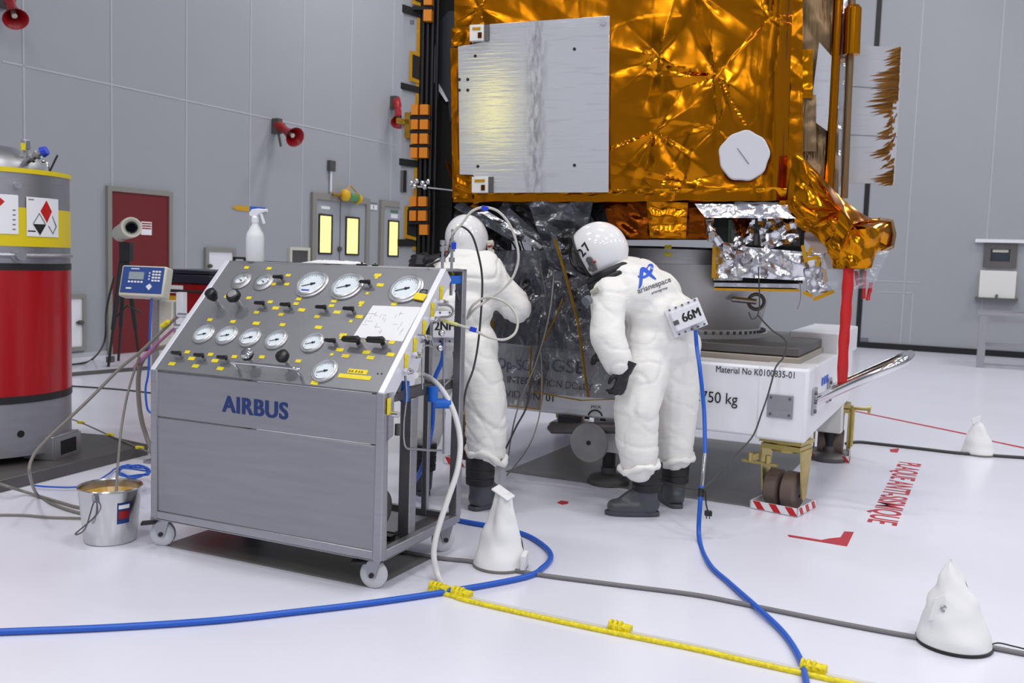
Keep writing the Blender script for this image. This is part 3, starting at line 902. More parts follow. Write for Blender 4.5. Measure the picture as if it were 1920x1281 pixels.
MB().lathe([(0, -0.06), (0.016, -0.05), (0.022, -0.02), (0.016, 0.03), (0.006, 0.07), (0, 0.075)], 16, Mx.Translation(V((CW - 0.05, v, z)))).build('snubber', 'steel_dark', con)
v, z = side(757, 805)
MB().cyl((CW - 0.03, v, z - 0.03), (CW - 0.03, v, z + 0.02), 0.014, n=8).build('union_nut', 'steel_dark', con)
for px, py in ((817, 624), (814, 652)):
    v, z = side(px, py)
    MB().ball((CW + 0.03, v, z), 0.016, n=12).build('hose_coupling', 'steel_bright', con)
v, z = side(752, 920)
MB().box(CW - 0.135, CW - 0.13, v - 0.01, v + 0.02, z + 0.02, z + 0.05).build('port_tag', 'yellow', con)
# couplings on the left edge, hoses leave from here
left_ports = []
for px, py in ((352, 592), (346, 613), (338, 650)):
    p = _cm.inverted() @ on_plane(px, py, CO, CX)
    left_ports.append(_cm @ V((-0.05, p.y, p.z)))
    MB().cyl((0.0, p.y, p.z), (-0.06, p.y, p.z), 0.011, n=10).build('port_fitting', 'steel_bright', con)

# grey plate under the console
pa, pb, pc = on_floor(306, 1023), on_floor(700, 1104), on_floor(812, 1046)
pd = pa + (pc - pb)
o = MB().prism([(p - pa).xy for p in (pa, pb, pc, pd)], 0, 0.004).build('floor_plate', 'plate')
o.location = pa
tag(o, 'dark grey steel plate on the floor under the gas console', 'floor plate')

# ------------------------------------------------------------------ things on top of the console
def on_ledge(px, py): return on_plane(px, py, V((0, 0, CT + 0.001)), V((0, 0, 1)))
p = _cm @ V((0.30, 0.6, CT + 0.0005))
pb_ = at_depth(478, 490, p.y)
p = V((pb_.x, p.y, CT + 0.0005))
sb = thing('spray_bottle', 'white plastic spray bottle standing on the console top', 'spray bottle', p, R(-15))
s_ = p.y / FPX
MB().lathe([(0.0, 0), (0.042, 0.0), (0.046, 0.006), (0.046, 0.125), (0.042, 0.145), (0.018, 0.19), (0.0165, 0.205), (0.0, 0.205)], 28).build('bottle', 'bottle', sb)
MB().lathe([(0.0, 0.2), (0.02, 0.2), (0.02, 0.225), (0.012, 0.235), (0, 0.235)], 24).build('collar', 'white', sb)
MB().prism([(-0.028, 0.232), (0.012, 0.228), (0.026, 0.246), (0.056, 0.256), (0.058, 0.27), (0.02, 0.272), (-0.016, 0.268), (-0.032, 0.25)], -0.011, 0.011, UPRIGHT).build('spray_head', 'white', sb, bevel=0.004)
MB().bar((0.03, 0, 0.255), (0.052, 0, 0.195), 0.014, 0.012).build('trigger', 'white', sb, bevel=0.003)
MB().cyl((0.055, 0, 0.263), (0.068, 0, 0.264), 0.008, n=12).build('nozzle', 'white', sb)

pc = _cm @ V((0.62, 0.6, CT + 0.002))
cl = MB()
hh = crumple(7, 9)
def clf(u, v):
    k = min(1, 6 * min(u, 1 - u, v, 1 - v))
    return V(((u - 0.5) * 0.27 + 0.01 * sin(v * 9), (v - 0.5) * 0.17 + 0.012 * sin(u * 8), 0.004 + k * (0.012 + 0.008 * hh(u, v))))
o = cl.grid(clf, 40, 24).build('wiping_cloth', 'bag', solid=0.003, sharp=180)
o.location, o.rotation_euler = pc, (0, 0, CYAW)
tag(o, 'white crumpled cloth lying on the console top', 'cloth')
for (uu, vv, l_) in ((0.80, 0.58, 'black flat clip on the console top beside the white cloth'), (0.865, 0.6, 'small black clip on the console top, right of the larger clip')):
    o = MB().box(-0.026, 0.026, -0.012, 0.012, 0, 0.009).cyl((0, 0, 0.009), (0, 0, 0.016), 0.006, n=10).build('clip', 'black', bevel=0.003)
    o.location, o.rotation_euler = _cm @ V((uu, vv, CT)), (0, 0, CYAW + 0.2)
    if uu > 0.84: o.scale = (0.55, 0.8, 0.9)
    tag(o, l_, 'clip')
# ------------------------------------------------------------------ white trolley
TO = V((1.721, 5.404, 0)); TY = R(-26.39)
tro = thing('satellite_trolley', 'white steel trolley on twin castors carrying the gold satellite', 'trolley', TO, TY)
_tm = mloc(tro); _ti = _tm.inverted()
def tf(px, py, v=0.0):
    """pixel -> trolley space on the plane of depth v"""
    return _ti @ on_plane(px, py, TO + EY * v, EY)
def ts(px, py, u=0.0):
    return _ti @ on_plane(px, py, TO + EX * u, EX)
ZB, ZT, TW, TD = 0.446, 0.87, 2.42, 2.1
MB().box(-TW, 0, 0, 0.28, ZB, ZT).build('front_beam', 'white', tro, bevel=0.018)
MB().box(-TW, 0, TD - 0.28, TD, ZB, ZT).build('rear_beam', 'white', tro, bevel=0.018)
MB().box(-0.28, 0.002, 0.02, TD - 0.02, ZB, ZT - 0.002).build('side_beam', 'white', tro, bevel=0.012)
MB().box(-TW - 0.002, -TW + 0.28, 0.02, TD - 0.02, ZB, ZT - 0.002).build('side_beam', 'white', tro, bevel=0.012)
MB().box(-0.29, 0.004, -0.004, 0.29, ZB - 0.012, ZT + 0.002).build('corner_block', 'white', tro, bevel=0.018)
MB().box(-TW + 0.2, -0.2, 0.2, TD - 0.2, ZT - 0.1, ZT - 0.03).build('deck', 'white', tro)
MB().box(-0.34, 0.0, 1.25, TD + 0.25, ZT - 0.05, ZT + 0.14).build('rear_box', 'white', tro, bevel=0.012)
MB().cyl((-0.2, 1.1, ZT), (-0.2, 1.1, ZT + 0.08), 0.012, n=8).cyl((-0.2, 1.06, ZT + 0.07), (-0.2, 1.14, ZT + 0.07), 0.02, n=10).build('lifting_eye', 'steel_dark', tro)
MB().box(-2.02, -0.10, 0.30, 1.80, ZT - 0.03, ZT + 0.035).build('lower_base_plate', 'beige_plate', tro, bevel=0.006)
MB().box(-2.0, -0.115, 0.315, 1.785, ZT + 0.04, ZT + 0.095).build('upper_base_plate', 'steel_dark', tro, bevel=0.006)
a, b = tf(1440, 738, -0.005), tf(1486, 786, -0.005)
pm = MB().box(a.x, b.x, -0.016, -0.004, b.z, a.z).build('steel_cover_plate', 'steel_h', tro, bevel=0.003)
for x, z in ((a.x + 0.02, a.z - 0.02), (b.x - 0.02, a.z - 0.02), (a.x + 0.02, b.z + 0.02), (b.x - 0.02, b.z + 0.02)):
    MB().cyl((x, -0.014, z), (x, -0.02, z), 0.008, n=8).build('screw', 'steel_dark', pm)
# lettering
def tlet(txt, x0, y0, x1, y1, mt, h, bold=0.0, name='lettering'):
    p, q = tf(x0, y0), tf(x1, y1)
    me = text_mesh(txt, 0.1, bold, 0.0006)
    xs = [v.co.x for v in me.vertices]; ys = [v.co.y for v in me.vertices]
    sx = (q.x - p.x) / (max(xs) - min(xs)); sy = h / 0.073
    put(name, me, mt, tro, Mx.Translation(V(((p.x + q.x) / 2, -0.0055, (p.z + q.z) / 2))) @ UPRIGHT @ Mx.Diagonal((sx, sy, 1, 1)))
tlet('Material No K0100835-01', 1344, 693, 1491, 704, 'ink', 0.040)
tlet('2750 kg', 1302, 743, 1383, 750, 'ink', 0.070)
tlet('MetOp-SG', 898, 679, 994, 686, 'blue_ink', 0.075)
tlet('MGSE', 1006, 684, 1096, 691, 'ink', 0.085, 0.0008)
tlet('VERTICAL INTEGRATION DOLLY', 880, 708, 1112, 724, 'ink', 0.048)
tlet('VID  S/N  01', 950, 739, 1040, 747, 'ink', 0.05)
tlet('JACK', 1108, 762, 1128, 764, 'ink', 0.018)
mb = MB()
p = tf(1117, 775)
mb.tube([(p.x + 0.05 * cos(R(t)), -0.006, p.z - 0.03 + 0.05 * sin(R(t))) for t in range(20, 165, 12)], 0.005, 6)
mb.build('arrow_mark', 'ink', tro)
mb = MB()
for dx in (-0.06, 0.05): mb.box(p.x + dx - 0.015, p.x + dx + 0.02, -0.006, -0.003, p.z - 0.045, p.z - 0.03)
mb.build('arrow_caption', 'ink', tro)
rd = random.Random(3)
p = ts(1540, 715); q = ts(1572, 700)
for pp, n_ in ((p, 3), (q, 2)):
    mb = MB()
    for k in range(n_): mb.box(0.004, 0.006, pp.y + k * 0.1, pp.y + k * 0.1 + 0.06, pp.z - 0.03, pp.z + 0.02)
    mb.build('blue_lettering', 'blue_logo', tro)

# twin castors with striped trays
def twin_castor(u, v, rz, detail=True):
    M = Mx.Translation(V((u, v, 0))) @ Mx.Rotation(rz, 4, 'Z')
    ax = Mx.Rotation(R(90), 4, 'Y')
    root = MB().box(-0.13, 0.13, -0.11, 0.11, ZB - 0.035, ZB - 0.012).box(-0.12, 0.12, -0.1, 0.1, ZB - 0.075, ZB - 0.045).cyl((0, 0, ZB - 0.09), (0, 0, ZB - 0.03), 0.09, n=24).build('castor', 'brass_plate', tro, M)
    for s in (-1, 1):
        fk = MB()
        fk.prism([(-0.09, ZB - 0.07), (0.09, ZB - 0.07), (0.035, 0.09), (-0.005, 0.07), (-0.035, 0.09)], s * 0.122 - 0.005, s * 0.122 + 0.005, Mx(((0, 0, 1, 0), (1, 0, 0, 0), (0, 1, 0, 0), (0, 0, 0, 1))))
        fk.build('fork', 'brass_plate', root)
    for s in (-1, 1):
        MB().lathe([(0.04, -0.043), (0.1, -0.043), (0.114, -0.034), (0.115, 0), (0.114, 0.034), (0.1, 0.043), (0.04, 0.043)], 36, Mx.Translation(V((s * 0.052, 0, 0.121))) @ ax).build('wheel', 'wheel_brown', root)
        MB().lathe([(0, -0.034), (0.088, -0.034), (0.088, 0.034), (0, 0.034)], 32, Mx.Translation(V((s * 0.056, 0, 0.121))) @ ax).build('wheel_disc', 'steel_dark', root)
    if detail:
        MB().box(-0.2, 0.02, -0.19, -0.17, ZB - 0.16, ZB - 0.145).box(-0.16, -0.13, -0.185, -0.08, ZB - 0.15, ZB - 0.11).cyl((-0.15, -0.18, ZB - 0.15), (-0.15, -0.18, ZB - 0.1), 0.016, n=10).cyl((-0.04, -0.18, ZB - 0.15), (-0.04, -0.18, ZB - 0.1), 0.016, n=10).build('brake_pedal', 'brass_plate', root)
    # striped tray round the wheels
    tw, td, th = 0.148, 0.15, 0.052
    tray = MB().box(-tw, tw, -td, -td + 0.008, 0.004, th).box(-tw, tw, td - 0.008, td, 0.004, th).box(-tw, -tw + 0.008, -td, td, 0.004, th).box(tw - 0.008, tw, -td, td, 0.004, th).box(-tw, tw, -td, td, 0.003, 0.006).build('wheel_tray', 'white', root)
    st = MB()
    for k in range(3):
        x = -tw + 0.02 + k * 0.1
        st.prism([(x + 0.03, 0.006), (x + 0.075, 0.006), (x + 0.04, th), (x - 0.005, th)], 0, 0.0015, Mx.Translation(V((0, -td, 0))) @ UPRIGHT)
        y = -td + 0.02 + k * 0.1
        st.prism([(y + 0.03, 0.006), (y + 0.075, 0.006), (y + 0.04, th), (y - 0.005, th)], tw, tw + 0.0015, Mx(((0, 0, 1, 0), (1, 0, 0, 0), (0, 1, 0, 0), (0, 0, 0, 1))))
    st.build('hazard_stripe', 'red_strap', tray)
    return root
twin_castor(-0.125, 0.15, R(-11))
twin_castor(-0.10, 1.93, R(6), False)
twin_castor(-TW + 0.14, 0.16, R(-10), False)
twin_castor(-TW + 0.14, 1.93, R(6), False)

# levelling jacks: foot disc, screw, housing
def jack(u, v, wheel=None):
    M = Mx.Translation(V((u, v, 0)))
    o = MB().lathe([(0, 0.004), (0.14, 0.004), (0.14, 0.03), (0.12, 0.05), (0.05, 0.07), (0.05, 0.11), (0, 0.11)], 32).build('jack_foot', 'steel_dark', tro, M)
    MB().cyl((0, 0, 0.1), (0, 0, 0.3), 0.042, n=20).build('jack_screw', 'rubber', o)
    MB().box(-0.09, 0.09, -0.08, 0.08, 0.22, ZB + 0.05).build('jack_housing', 'white_dull', o, bevel=0.01)
    return o
jp = _ti @ on_floor(1140, 906)
j1 = jack(jp.x, jp.y)
jp2 = _ti @ on_floor(1553, 862)
jack(min(jp2.x, 0.02), jp2.y)
p = tf(1105, 830, -0.07)
MB().lathe([(0, -0.012), (0.105, -0.012), (0.124, -0.006), (0.13, 0.004), (0.124, 0.014), (0.105, 0.01), (0.03, 0.008), (0, 0.012)], 40, Mx.Translation(p) @ Mx.Rotation(R(90), 4, 'X')).build('hand_wheel', 'wheel_disc', tro)
MB().cyl((p.x, p.y - 0.02, p.z), (p.x, 0.15, p.z), 0.014, n=12).build('wheel_spindle', 'rubber', tro)
a, b = tf(1026, 803, -0.04), tf(1178, 806, -0.04)
MB().tube([(a.x, -0.03, a.z), (a.x + 0.03, -0.03, a.z + 0.005), (b.x, -0.03, b.z + 0.01)], [0.012, 0.04, 0.036], 12).build('jack_arm', 'steel_dark', tro)
a = tf(1068, 790, -0.03)
MB().box(a.x - 0.07, a.x + 0.07, -0.05, 0.0, a.z - 0.02, a.z + 0.03).build('arm_bracket', 'rubber', tro)
# toggle clamp on the far corner
p = ts(1592, 765)
MB().box(0.0, 0.03, p.y - 0.03, p.y + 0.03, p.z - 0.32, p.z + 0.02).cyl((0.02, p.y, p.z), (0.14, p.y - 0.02, p.z + 0.005), 0.012, n=8).cyl((0.14, p.y - 0.02, p.z + 0.005), (0.16, p.y - 0.02, p.z + 0.005), 0.03, n=12).cyl((0.03, p.y, p.z - 0.3), (0.03, p.y, p.z), 0.016, n=10).build('toggle_clamp', 'brass_plate', tro)
# raised tow handle
p = ts(1524, 752)
q = p + V((0.47, 0, 0.265))
L_ = 0.62
pts = [V((0.01, p.y, p.z)), p * 0.6 + q * 0.4, p * 0.12 + q * 0.88, q + V((0.015, 0.1, 0.01)), q + V((0.02, 0.2, 0.012)), q + V((0.02, L_ - 0.2, 0.012)), q + V((0.015, L_ - 0.1, 0.01)), p * 0.12 + q * 0.88 + V((0, L_, 0)), V((0.01, p.y + L_, p.z))]
MB().tube(spline(pts, 7), 0.03, 18).build('tow_handle', 'steel_bright', tro, sharp=60)
for dy in (0, L_):
    pl2 = MB().box(0.003, 0.018, p.y + dy - 0.07, p.y + dy + 0.05, p.z - 0.08, p.z + 0.08).build('handle_mount', 'steel', tro, bevel=0.003)
    for z in (-0.055, 0, 0.055):
        MB().cyl((0.018, p.y + dy - 0.05, p.z + z), (0.032, p.y + dy - 0.05, p.z + z), 0.012, n=6).build('bolt', 'steel_dark', pl2)

# ------------------------------------------------------------------ adapter cone between trolley and satellite
CC = TO - EX * 1.12 + EY * 1.05
ada = thing('payload_adapter', 'silver cone with bolted flange standing on the trolley under the satellite', 'adapter', CC + V((0, 0, ZT + 0.096)), R(-13.5))
za = ZT + 0.096
MB().lathe([(0.5, 0), (0.655, 0), (0.655, 0.028), (0.605, 0.034), (0.6, 0.06), (0.5, 0.06)], 96).build('bottom_flange', 'adapter', ada)
MB().lathe([(0.585, 0.05), (0.60, 0.055), (0.655, 0.28), (0.735, 0.50), (0.72, 0.50), (0.6, 0.12)], 96).build('cone', 'adapter', ada)
MB().lathe([(0.70, 0.485), (0.742, 0.49), (0.742, 0.585), (0.73, 0.60), (0.70, 0.60)], 96).build('clamp_band', 'steel', ada)
for k in range(72):
    th = 2 * pi * (k + 0.5) / 72
    if sin(th) < 0.25:
        if k == 0: pass
        MB().cyl((0.632 * cos(th), 0.632 * sin(th), 0.026), (0.632 * cos(th), 0.632 * sin(th), 0.05), 0.011, n=6).build('flange_bolt', 'steel_dark', ada)
_ai = mloc(ada).inverted()
def acone(px, py, y): return _ai @ at_depth(px, py, y)
p0, p1 = acone(1372, 561, 6.22), acone(1418, 566, 6.2)
MB().cyl(p0, p1, 0.018, n=12).build('release_rod', 'steel', ada)
M_ = Mx.Translation(p1) @ Mx.Rotation(R(80), 4, 'X')
MB().tube([M_ @ V((0.05 * cos(t * pi / 10), 0.05 * sin(t * pi / 10), 0)) for t in range(20)], 0.012, 10, closed=True).build('release_ring', 'steel_dark', ada)
for px, py in ((1252, 463), (1252, 477)):
    th_ = R(-96)
    p = acone(px, py, 6.1)
    r_ = 0.744
    th_ = atan2(p.y, p.x)
    MB().box(-0.022, 0.022, -0.004, 0.0, -0.012, 0.012, Mx.Translation(V((r_ * cos(th_), r_ * sin(th_), p.z))) @ Mx.Rotation(th_ + pi / 2, 4, 'Z')).build('yellow_tag', 'yellow_tape', ada)

# ------------------------------------------------------------------ the satellite
SO = CC + V((0, 0, 1.83))
sat = thing('satellite', 'large gold-foil satellite with a pale radiator panel, on its silver adapter', 'satellite', SO, euler=(0, R(-1.25), R(-13.5)))
_sm = mloc(sat); _si = _sm.inverted()
SX, SY, SZ = [(_sm.to_3x3() @ V(e)).normalized() for e in ((1, 0, 0), (0, 1, 0), (0, 0, 1))]
def sp(px, py, y=-1.0):
    return _si @ on_plane(px, py, SO + SY * y, SY)
XL, XR = -1.405, 0.685
MB().box(XL + 0.03, XR - 0.02, -0.97, 0.75, 0.03, 2.2).build('body', 'foil_black', sat)
# crumpled gold blanket on the front face
stars = [(sp(px, py), a) for px, py, a in ((1284, 342, 0.030), (1230, 246, 0.030), (1345, 143, 0.034), (1237, 106, 0.030), (1345, 238, 0.018), (1442, 34, 0.02), (1300, -20, 0.024), (900, 16, 0.012), (1232, 366, 0.014))]
pleats = []
rd = random.Random(31)
for q in stars:
    n_ = rd.randint(9, 13)
    an = sorted(rd.uniform(-pi, pi) for k in range(n_))
    pleats.append((an, [(1 if k % 2 else -1) * rd.uniform(0.25, 1.0) for k in range(n_)]))
hc = crumple(11, 2.1, 6)
hc2 = crumple(12, 6, 5)
def front_h(x, z):
    s = 0.009 * hc(x, z) + 0.0014 * hc2(x, z)
    for i, (c, a) in enumerate(stars):
        dx, dz = x - c.x, z - c.z
        r = sqrt(dx * dx + dz * dz) + 1e-5
        if r > 0.7: continue
        th = atan2(dz, dx)
        an, hg = pleats[i]
        k = 0
        while k < len(an) and an[k] < th: k += 1
        a0, a1_ = (an[k - 1], an[k % len(an)])
        t = ((th - a0) % (2 * pi)) / max(1e-4, (a1_ - a0) % (2 * pi))
        rg = hg[k - 1] * (1 - t) + hg[k % len(an)] * t
        s += 0.72 * a * math.exp(-r / 0.27) * min(1, r / 0.08) * rg
    # vertical folds where the blanket turns at the right edge
    e = max(0, (x - 0.42) / 0.26)
    s += 0.012 * e * tri(x * 9 + 0.25 * noise.noise(V((x * 4, z * 1.5, 0))))
    return s
xr0, xr1, zr0, zr1 = XL, XR + 0.005, 0.03, 1.75
def ff(u, v):
    x, z = xr0 + (xr1 - xr0) * u, zr0 + (zr1 - zr0) * v
    y = -1.0 - front_h(x, z)
    k = max(0, (x - 0.62) / 0.07)
    y += 0.05 * k * k
    zz = z - 0.02 + 0.016 * noise.noise(V((x * 5, 0, 3))) if v < 0.01 else z
    return V((x, y, zz))
MB().grid(ff, 230, 190).build('front_blanket', 'foil_gold', sat, sharp=20)
# lower hem strip, folded under
def hem(u, v):
    x = xr0 + (xr1 - xr0) * u
    return V((x, -1.012 + 0.10 * v * v - 0.008 * tri(x * 6 + v), 0.085 - 0.075 * v + 0.008 * noise.noise(V((x * 9, v * 2, 1)))))
MB().grid(hem, 160, 8).build('blanket_hem', 'foil_gold_bright', sat, sharp=25)
# strips beside the radiator
a, b = sp(846, 90, -1.01), sp(861, 372, -1.01)
foil(MB(), [(XL - 0.02, -1.015, a.z), (sp(861, 90).x, -1.015, a.z), (sp(863, 372).x, -1.015, b.z), (XL - 0.0, -1.015, b.z)], 8, 50, 0.008, 5, 5).build('edge_tape', 'foil_gold', sat, sharp=20)
foil(MB(), [sp(846, 88, -1.02), sp(882, 84, -1.02), sp(882, 50, -1.02), sp(846, 52, -1.02)], 14, 14, 0.01, 6, 9).build('corner_patch', 'foil_gold', sat, sharp=20)
foil(MB(), [sp(851, 373, -1.02), sp(886, 372, -1.02), sp(886, 329, -1.02), sp(851, 328, -1.02)], 14, 14, 0.012, 8, 9).build('corner_patch', 'foil_gold', sat, sharp=20)
# radiator
rp = [(859, 87.5), (882, 84), (918, 76), (918, 45.5), (1143, 30), (1141, 361), (924, 362), (886, 328), (862, 327.5)]
rq = [sp(px, py, -1.035) for px, py in rp]
rad = MB().prism([(p.x, p.z) for p in rq], 0.0, 0.02, Mx.Translation(V((0, -1.02, 0))) @ UPRIGHT).build('radiator', 'radiator', sat, bevel=0.002)
mb = MB()
for px, py in ((891, 105), (1077, 92), (896, 312), (1077, 310), (861, 149), (877, 149), (861, 169), (877, 169)):
    p = sp(px, py, -1.042)
    MB().cyl((p.x, -1.039, p.z), (p.x, -1.043, p.z), 0.010, n=12).build('fixing_point', 'ink', rad)
p = sp(1131, 42, -1.042)
MB().cyl((p.x, -1.038, p.z), (p.x, -1.05, p.z), 0.018, n=20).build('corner_stud', 'steel', rad)
# wear on the radiator: a dull vertical streak and fine lines live in its material
nt = MT['radiator'].node_tree
b_ = nt.nodes['Principled BSDF']
tc = nt.nodes.new('ShaderNodeTexCoord')
mp = nt.nodes.new('ShaderNodeMapping'); mp.inputs['Scale'].default_value = (3, 1, 42)
n1 = nt.nodes.new('ShaderNodeTexNoise'); n1.inputs['Scale'].default_value = 1.6; n1.inputs['Detail'].default_value = 5
nt.links.new(tc.outputs['Object'], mp.inputs[0]); nt.links.new(mp.outputs[0], n1.inputs['Vector'])
mp2 = nt.nodes.new('ShaderNodeMapping'); mp2.inputs['Scale'].default_value = (16, 1, 5)
n2 = nt.nodes.new('ShaderNodeTexNoise'); n2.inputs['Scale'].default_value = 2.5; n2.inputs['Detail'].default_value = 6
nt.links.new(tc.outputs['Object'], mp2.inputs[0]); nt.links.new(mp2.outputs[0], n2.inputs['Vector'])
sx = nt.nodes.new('ShaderNodeSeparateXYZ'); nt.links.new(tc.outputs['Object'], sx.inputs[0])
xs_ = sp(1004, 200, -1.04).x
d0 = nt.nodes.new('ShaderNodeMath'); d0.operation = 'SUBTRACT'; d0.inputs[1].default_value = xs_; nt.links.new(sx.outputs['X'], d0.inputs[0])
d1 = nt.nodes.new('ShaderNodeMath'); d1.operation = 'ABSOLUTE'; nt.links.new(d0.outputs[0], d1.inputs[0])
mr = nt.nodes.new('ShaderNodeMapRange'); mr.inputs['From Min'].default_value = 0.01; mr.inputs['From Max'].default_value = 0.085; mr.inputs['To Min'].default_value = 1; mr.inputs['To Max'].default_value = 0
nt.links.new(d1.outputs[0], mr.inputs['Value'])
m2 = nt.nodes.new('ShaderNodeMapRange'); m2.inputs['From Min'].default_value = 0.40; m2.inputs['From Max'].default_value = 0.62; nt.links.new(n2.outputs['Fac'], m2.inputs['Value'])
mu = nt.nodes.new('ShaderNodeMath'); mu.operation = 'MULTIPLY'; nt.links.new(mr.outputs[0], mu.inputs[0]); nt.links.new(m2.outputs[0], mu.inputs[1])
m3 = nt.nodes.new('ShaderNodeMapRange'); m3.inputs['From Min'].default_value = 0.56; m3.inputs['From Max'].default_value = 0.70; m3.inputs['To Max'].default_value = 0.25; nt.links.new(n1.outputs['Fac'], m3.inputs['Value'])
mxm = nt.nodes.new('ShaderNodeMath'); mxm.operation = 'MAXIMUM'; nt.links.new(mu.outputs[0], mxm.inputs[0]); nt.links.new(m3.outputs[0], mxm.inputs[1])
sc2 = nt.nodes.new('ShaderNodeMath'); sc2.operation = 'MULTIPLY'; sc2.inputs[1].default_value = 0.62; nt.links.new(mxm.outputs[0], sc2.inputs[0])
cr = nt.nodes.new('ShaderNodeMix'); cr.data_type = 'RGBA'; cr.inputs[6].default_value = rgb(216, 218, 224); cr.inputs[7].default_value = rgb(120, 121, 126)
nt.links.new(sc2.outputs[0], cr.inputs['Factor']); nt.links.new(cr.outputs[2], b_.inputs['Base Color'])
bp = nt.nodes.new('ShaderNodeBump'); bp.inputs['Strength'].default_value = 0.06; bp.inputs['Distance'].default_value = 0.01
nt.links.new(n1.outputs['Fac'], bp.inputs['Height']); nt.links.new(bp.outputs[0], b_.inputs['Normal'])
# latches in the two left notches
for x0, y0, x1, y1 in ((882, 48, 908, 77), (886, 332, 916, 362)):
    a, b = sp(x0, y0, -1.05), sp(x1, y1, -1.05)
    o = MB().box(a.x, b.x, -1.07, -1.02, b.z, a.z).build('latch_block', 'white_dull', sat, bevel=0.003)
    MB().box(b.x, b.x + 0.03, -1.055, -1.02, b.z, a.z).build('latch_cheek', 'steel_dark', o)
    MB().box(a.x + 0.02, b.x - 0.02, -1.073, -1.069, a.z - 0.035, a.z - 0.018).build('latch_label', 'kapton', o)
    MB().box((a.x + b.x) / 2 + 0.01, (a.x + b.x) / 2 + 0.035, -1.075, -1.069, b.z + 0.015, b.z + 0.05).build('latch_pin', 'foil_copper', o)
# round cover
c = sp(1395, 292, -1.07)
dp = [(0.148 * (1 + 0.02 * sin(5 * t) + 0.02 * sin(9 * t + 1)) * cos(t), 0.148 * (1 + 0.02 * sin(5 * t) + 0.02 * sin(9 * t + 1)) * sin(t)) for t in [2 * pi * k / 64 for k in range(64)]]
o = MB().prism(dp, 0, 0.05, Mx.Translation(V((c.x, -1.02, c.z))) @ UPRIGHT).build('round_cover', 'cap', sat, bevel=0.008)
MB().bar((c.x - 0.04, -1.072, c.z + 0.045), (c.x + 0.03, -1.072, c.z - 0.05), 0.005, 0.002).build('scratch_mark', 'ink', o)

# right flank: films, poles and the silver panel
def spq(x0, y0, x1, y1, y, lean=0):
    return [sp(x0, y1, y), sp(x1, y1, y), sp(x1 + lean, y0, y), sp(x0 + lean, y0, y)]
foil(MB(), spq(1462, -60, 1505, 392, -0.93), 24, 90, 0.02, 21, 5, False).build('flank_blanket', 'foil_gold', sat, sharp=25)
foil(MB(), spq(1496, -60, 1572, 400, -0.80), 40, 80, 0.03, 22, 4, False).build('flank_film', 'foil_brown', sat, sharp=30)
a, b = sp(1526, 80, -0.86), sp(1548, 240, -0.86)
MB().prism([(a.x + 0.03, a.z), (b.x + 0.03, a.z - 0.1), (b.x + 0.01, b.z - 0.02), (a.x - 0.01, b.z + 0.06)], 0, 0.01, Mx.Translation(V((0, -0.86, 0))) @ UPRIGHT).build('silver_insert', 'radiator', sat)
foil(MB(), spq(1503, 92, 1524, 184, -0.9), 8, 20, 0.012, 24, 8).build('gold_sleeve', 'foil_gold_bright', sat, sharp=25)
foil(MB(), spq(1497, 178, 1530, 284, -0.88), 10, 24, 0.02, 25, 6).build('hanging_film', 'foil_brown', sat, sharp=25)
MB().cyl(sp(1575, -60, -0.85), sp(1551, 395, -0.85), 0.030, n=16).build('gold_strut', 'foil_gold', sat)
foil(MB(), spq(1562, -20, 1592, 345, -0.78, 8), 12, 50, 0.01, 26, 6).build('silver_strip', 'radiator', sat, sharp=25)
MB().cyl(sp(1600, -60, -0.8), sp(1583, 372, -0.8), 0.022, n=14).build('brown_strut', 'foil_brown', sat)
MB().lathe([(0, 0), (0.05, 0.01), (0.05, 0.28), (0.035, 0.3), (0, 0.3)], 18, Mx.Translation(sp(1596, 106, -0.84))).build('gold_canister', 'foil_gold_bright', sat)
MB().box(XR - 0.05, sp(1590, 200, -0.6).x, -0.7, 0.6, 0.15, 1.9).build('flank_box', 'foil_brown', sat)
q = spq(1588, 85, 1690, 345, -0.55)
q = [sp(1588, 343, -0.6), sp(1677, 345, -0.6), sp(1692, 90, -0.6), sp(1603, 84, -0.6)]
n_ = (q[1] - q[0]).cross(q[3] - q[0]).normalized()
pn_ = MB()
pn_.add([p for p in q] + [p - n_ * 0.03 for p in q], [(0, 1, 2, 3), (7, 6, 5, 4), (0, 4, 5, 1), (1, 5, 6, 2), (2, 6, 7, 3), (3, 7, 4, 0)])
pn_ = pn_.build('side_radiator', 'radiator', sat)
mb = MB()
rd = random.Random(8)
for k in range(110):
    t = k / 109
    e0 = q[1] * (1 - t) + q[2] * t
    e1 = q[0] * (1 - t) + q[3] * t
    dx = (e1 - e0)
    L_ = 0.06 + 0.62 * max(0, noise.noise(V((t * 9, 0.3, 0))) + 0.12) + rd.uniform(0, 0.14) + (0.14 if t > 0.72 else 0)
    st = 0.02 + (0.16 if 0.12 < t < 0.62 else 0.02) * rd.random()
    up = (q[3] - q[0]) * 0.009
    a = e0 + dx * st + n_ * 0.002
    b = e0 + dx * (st + L_) - up * rd.uniform(1.5, 5) + n_ * 0.002
    c_ = a * 0.55 + b * 0.45
    mb.add([a - up * rd.uniform(0.7, 1.6), c_ - up * rd.uniform(0.4, 1.3), b, c_ + up * rd.uniform(0.4, 1.3), a + up * rd.uniform(0.7, 1.6)], [(0, 1, 2, 3, 4)])
mb.build('torn_foil', 'torn_gold', pn_)
for t in (0.35, 0.7):
    mb = MB()
    a = q[0] * (1 - t) + q[3] * t + n_ * 0.002; b = q[1] * (1 - t) + q[2] * t + n_ * 0.002
    mb.bar(a, b, 0.004, 0.002)
    mb.build('panel_joint', 'steel_dark', pn_)
MB().bar(sp(1590, 340, -0.57), sp(1590, 300, -0.57) - V((0.25, 0, 0)), 0.04, 0.04).build('panel_bracket', 'steel_dark', sat)

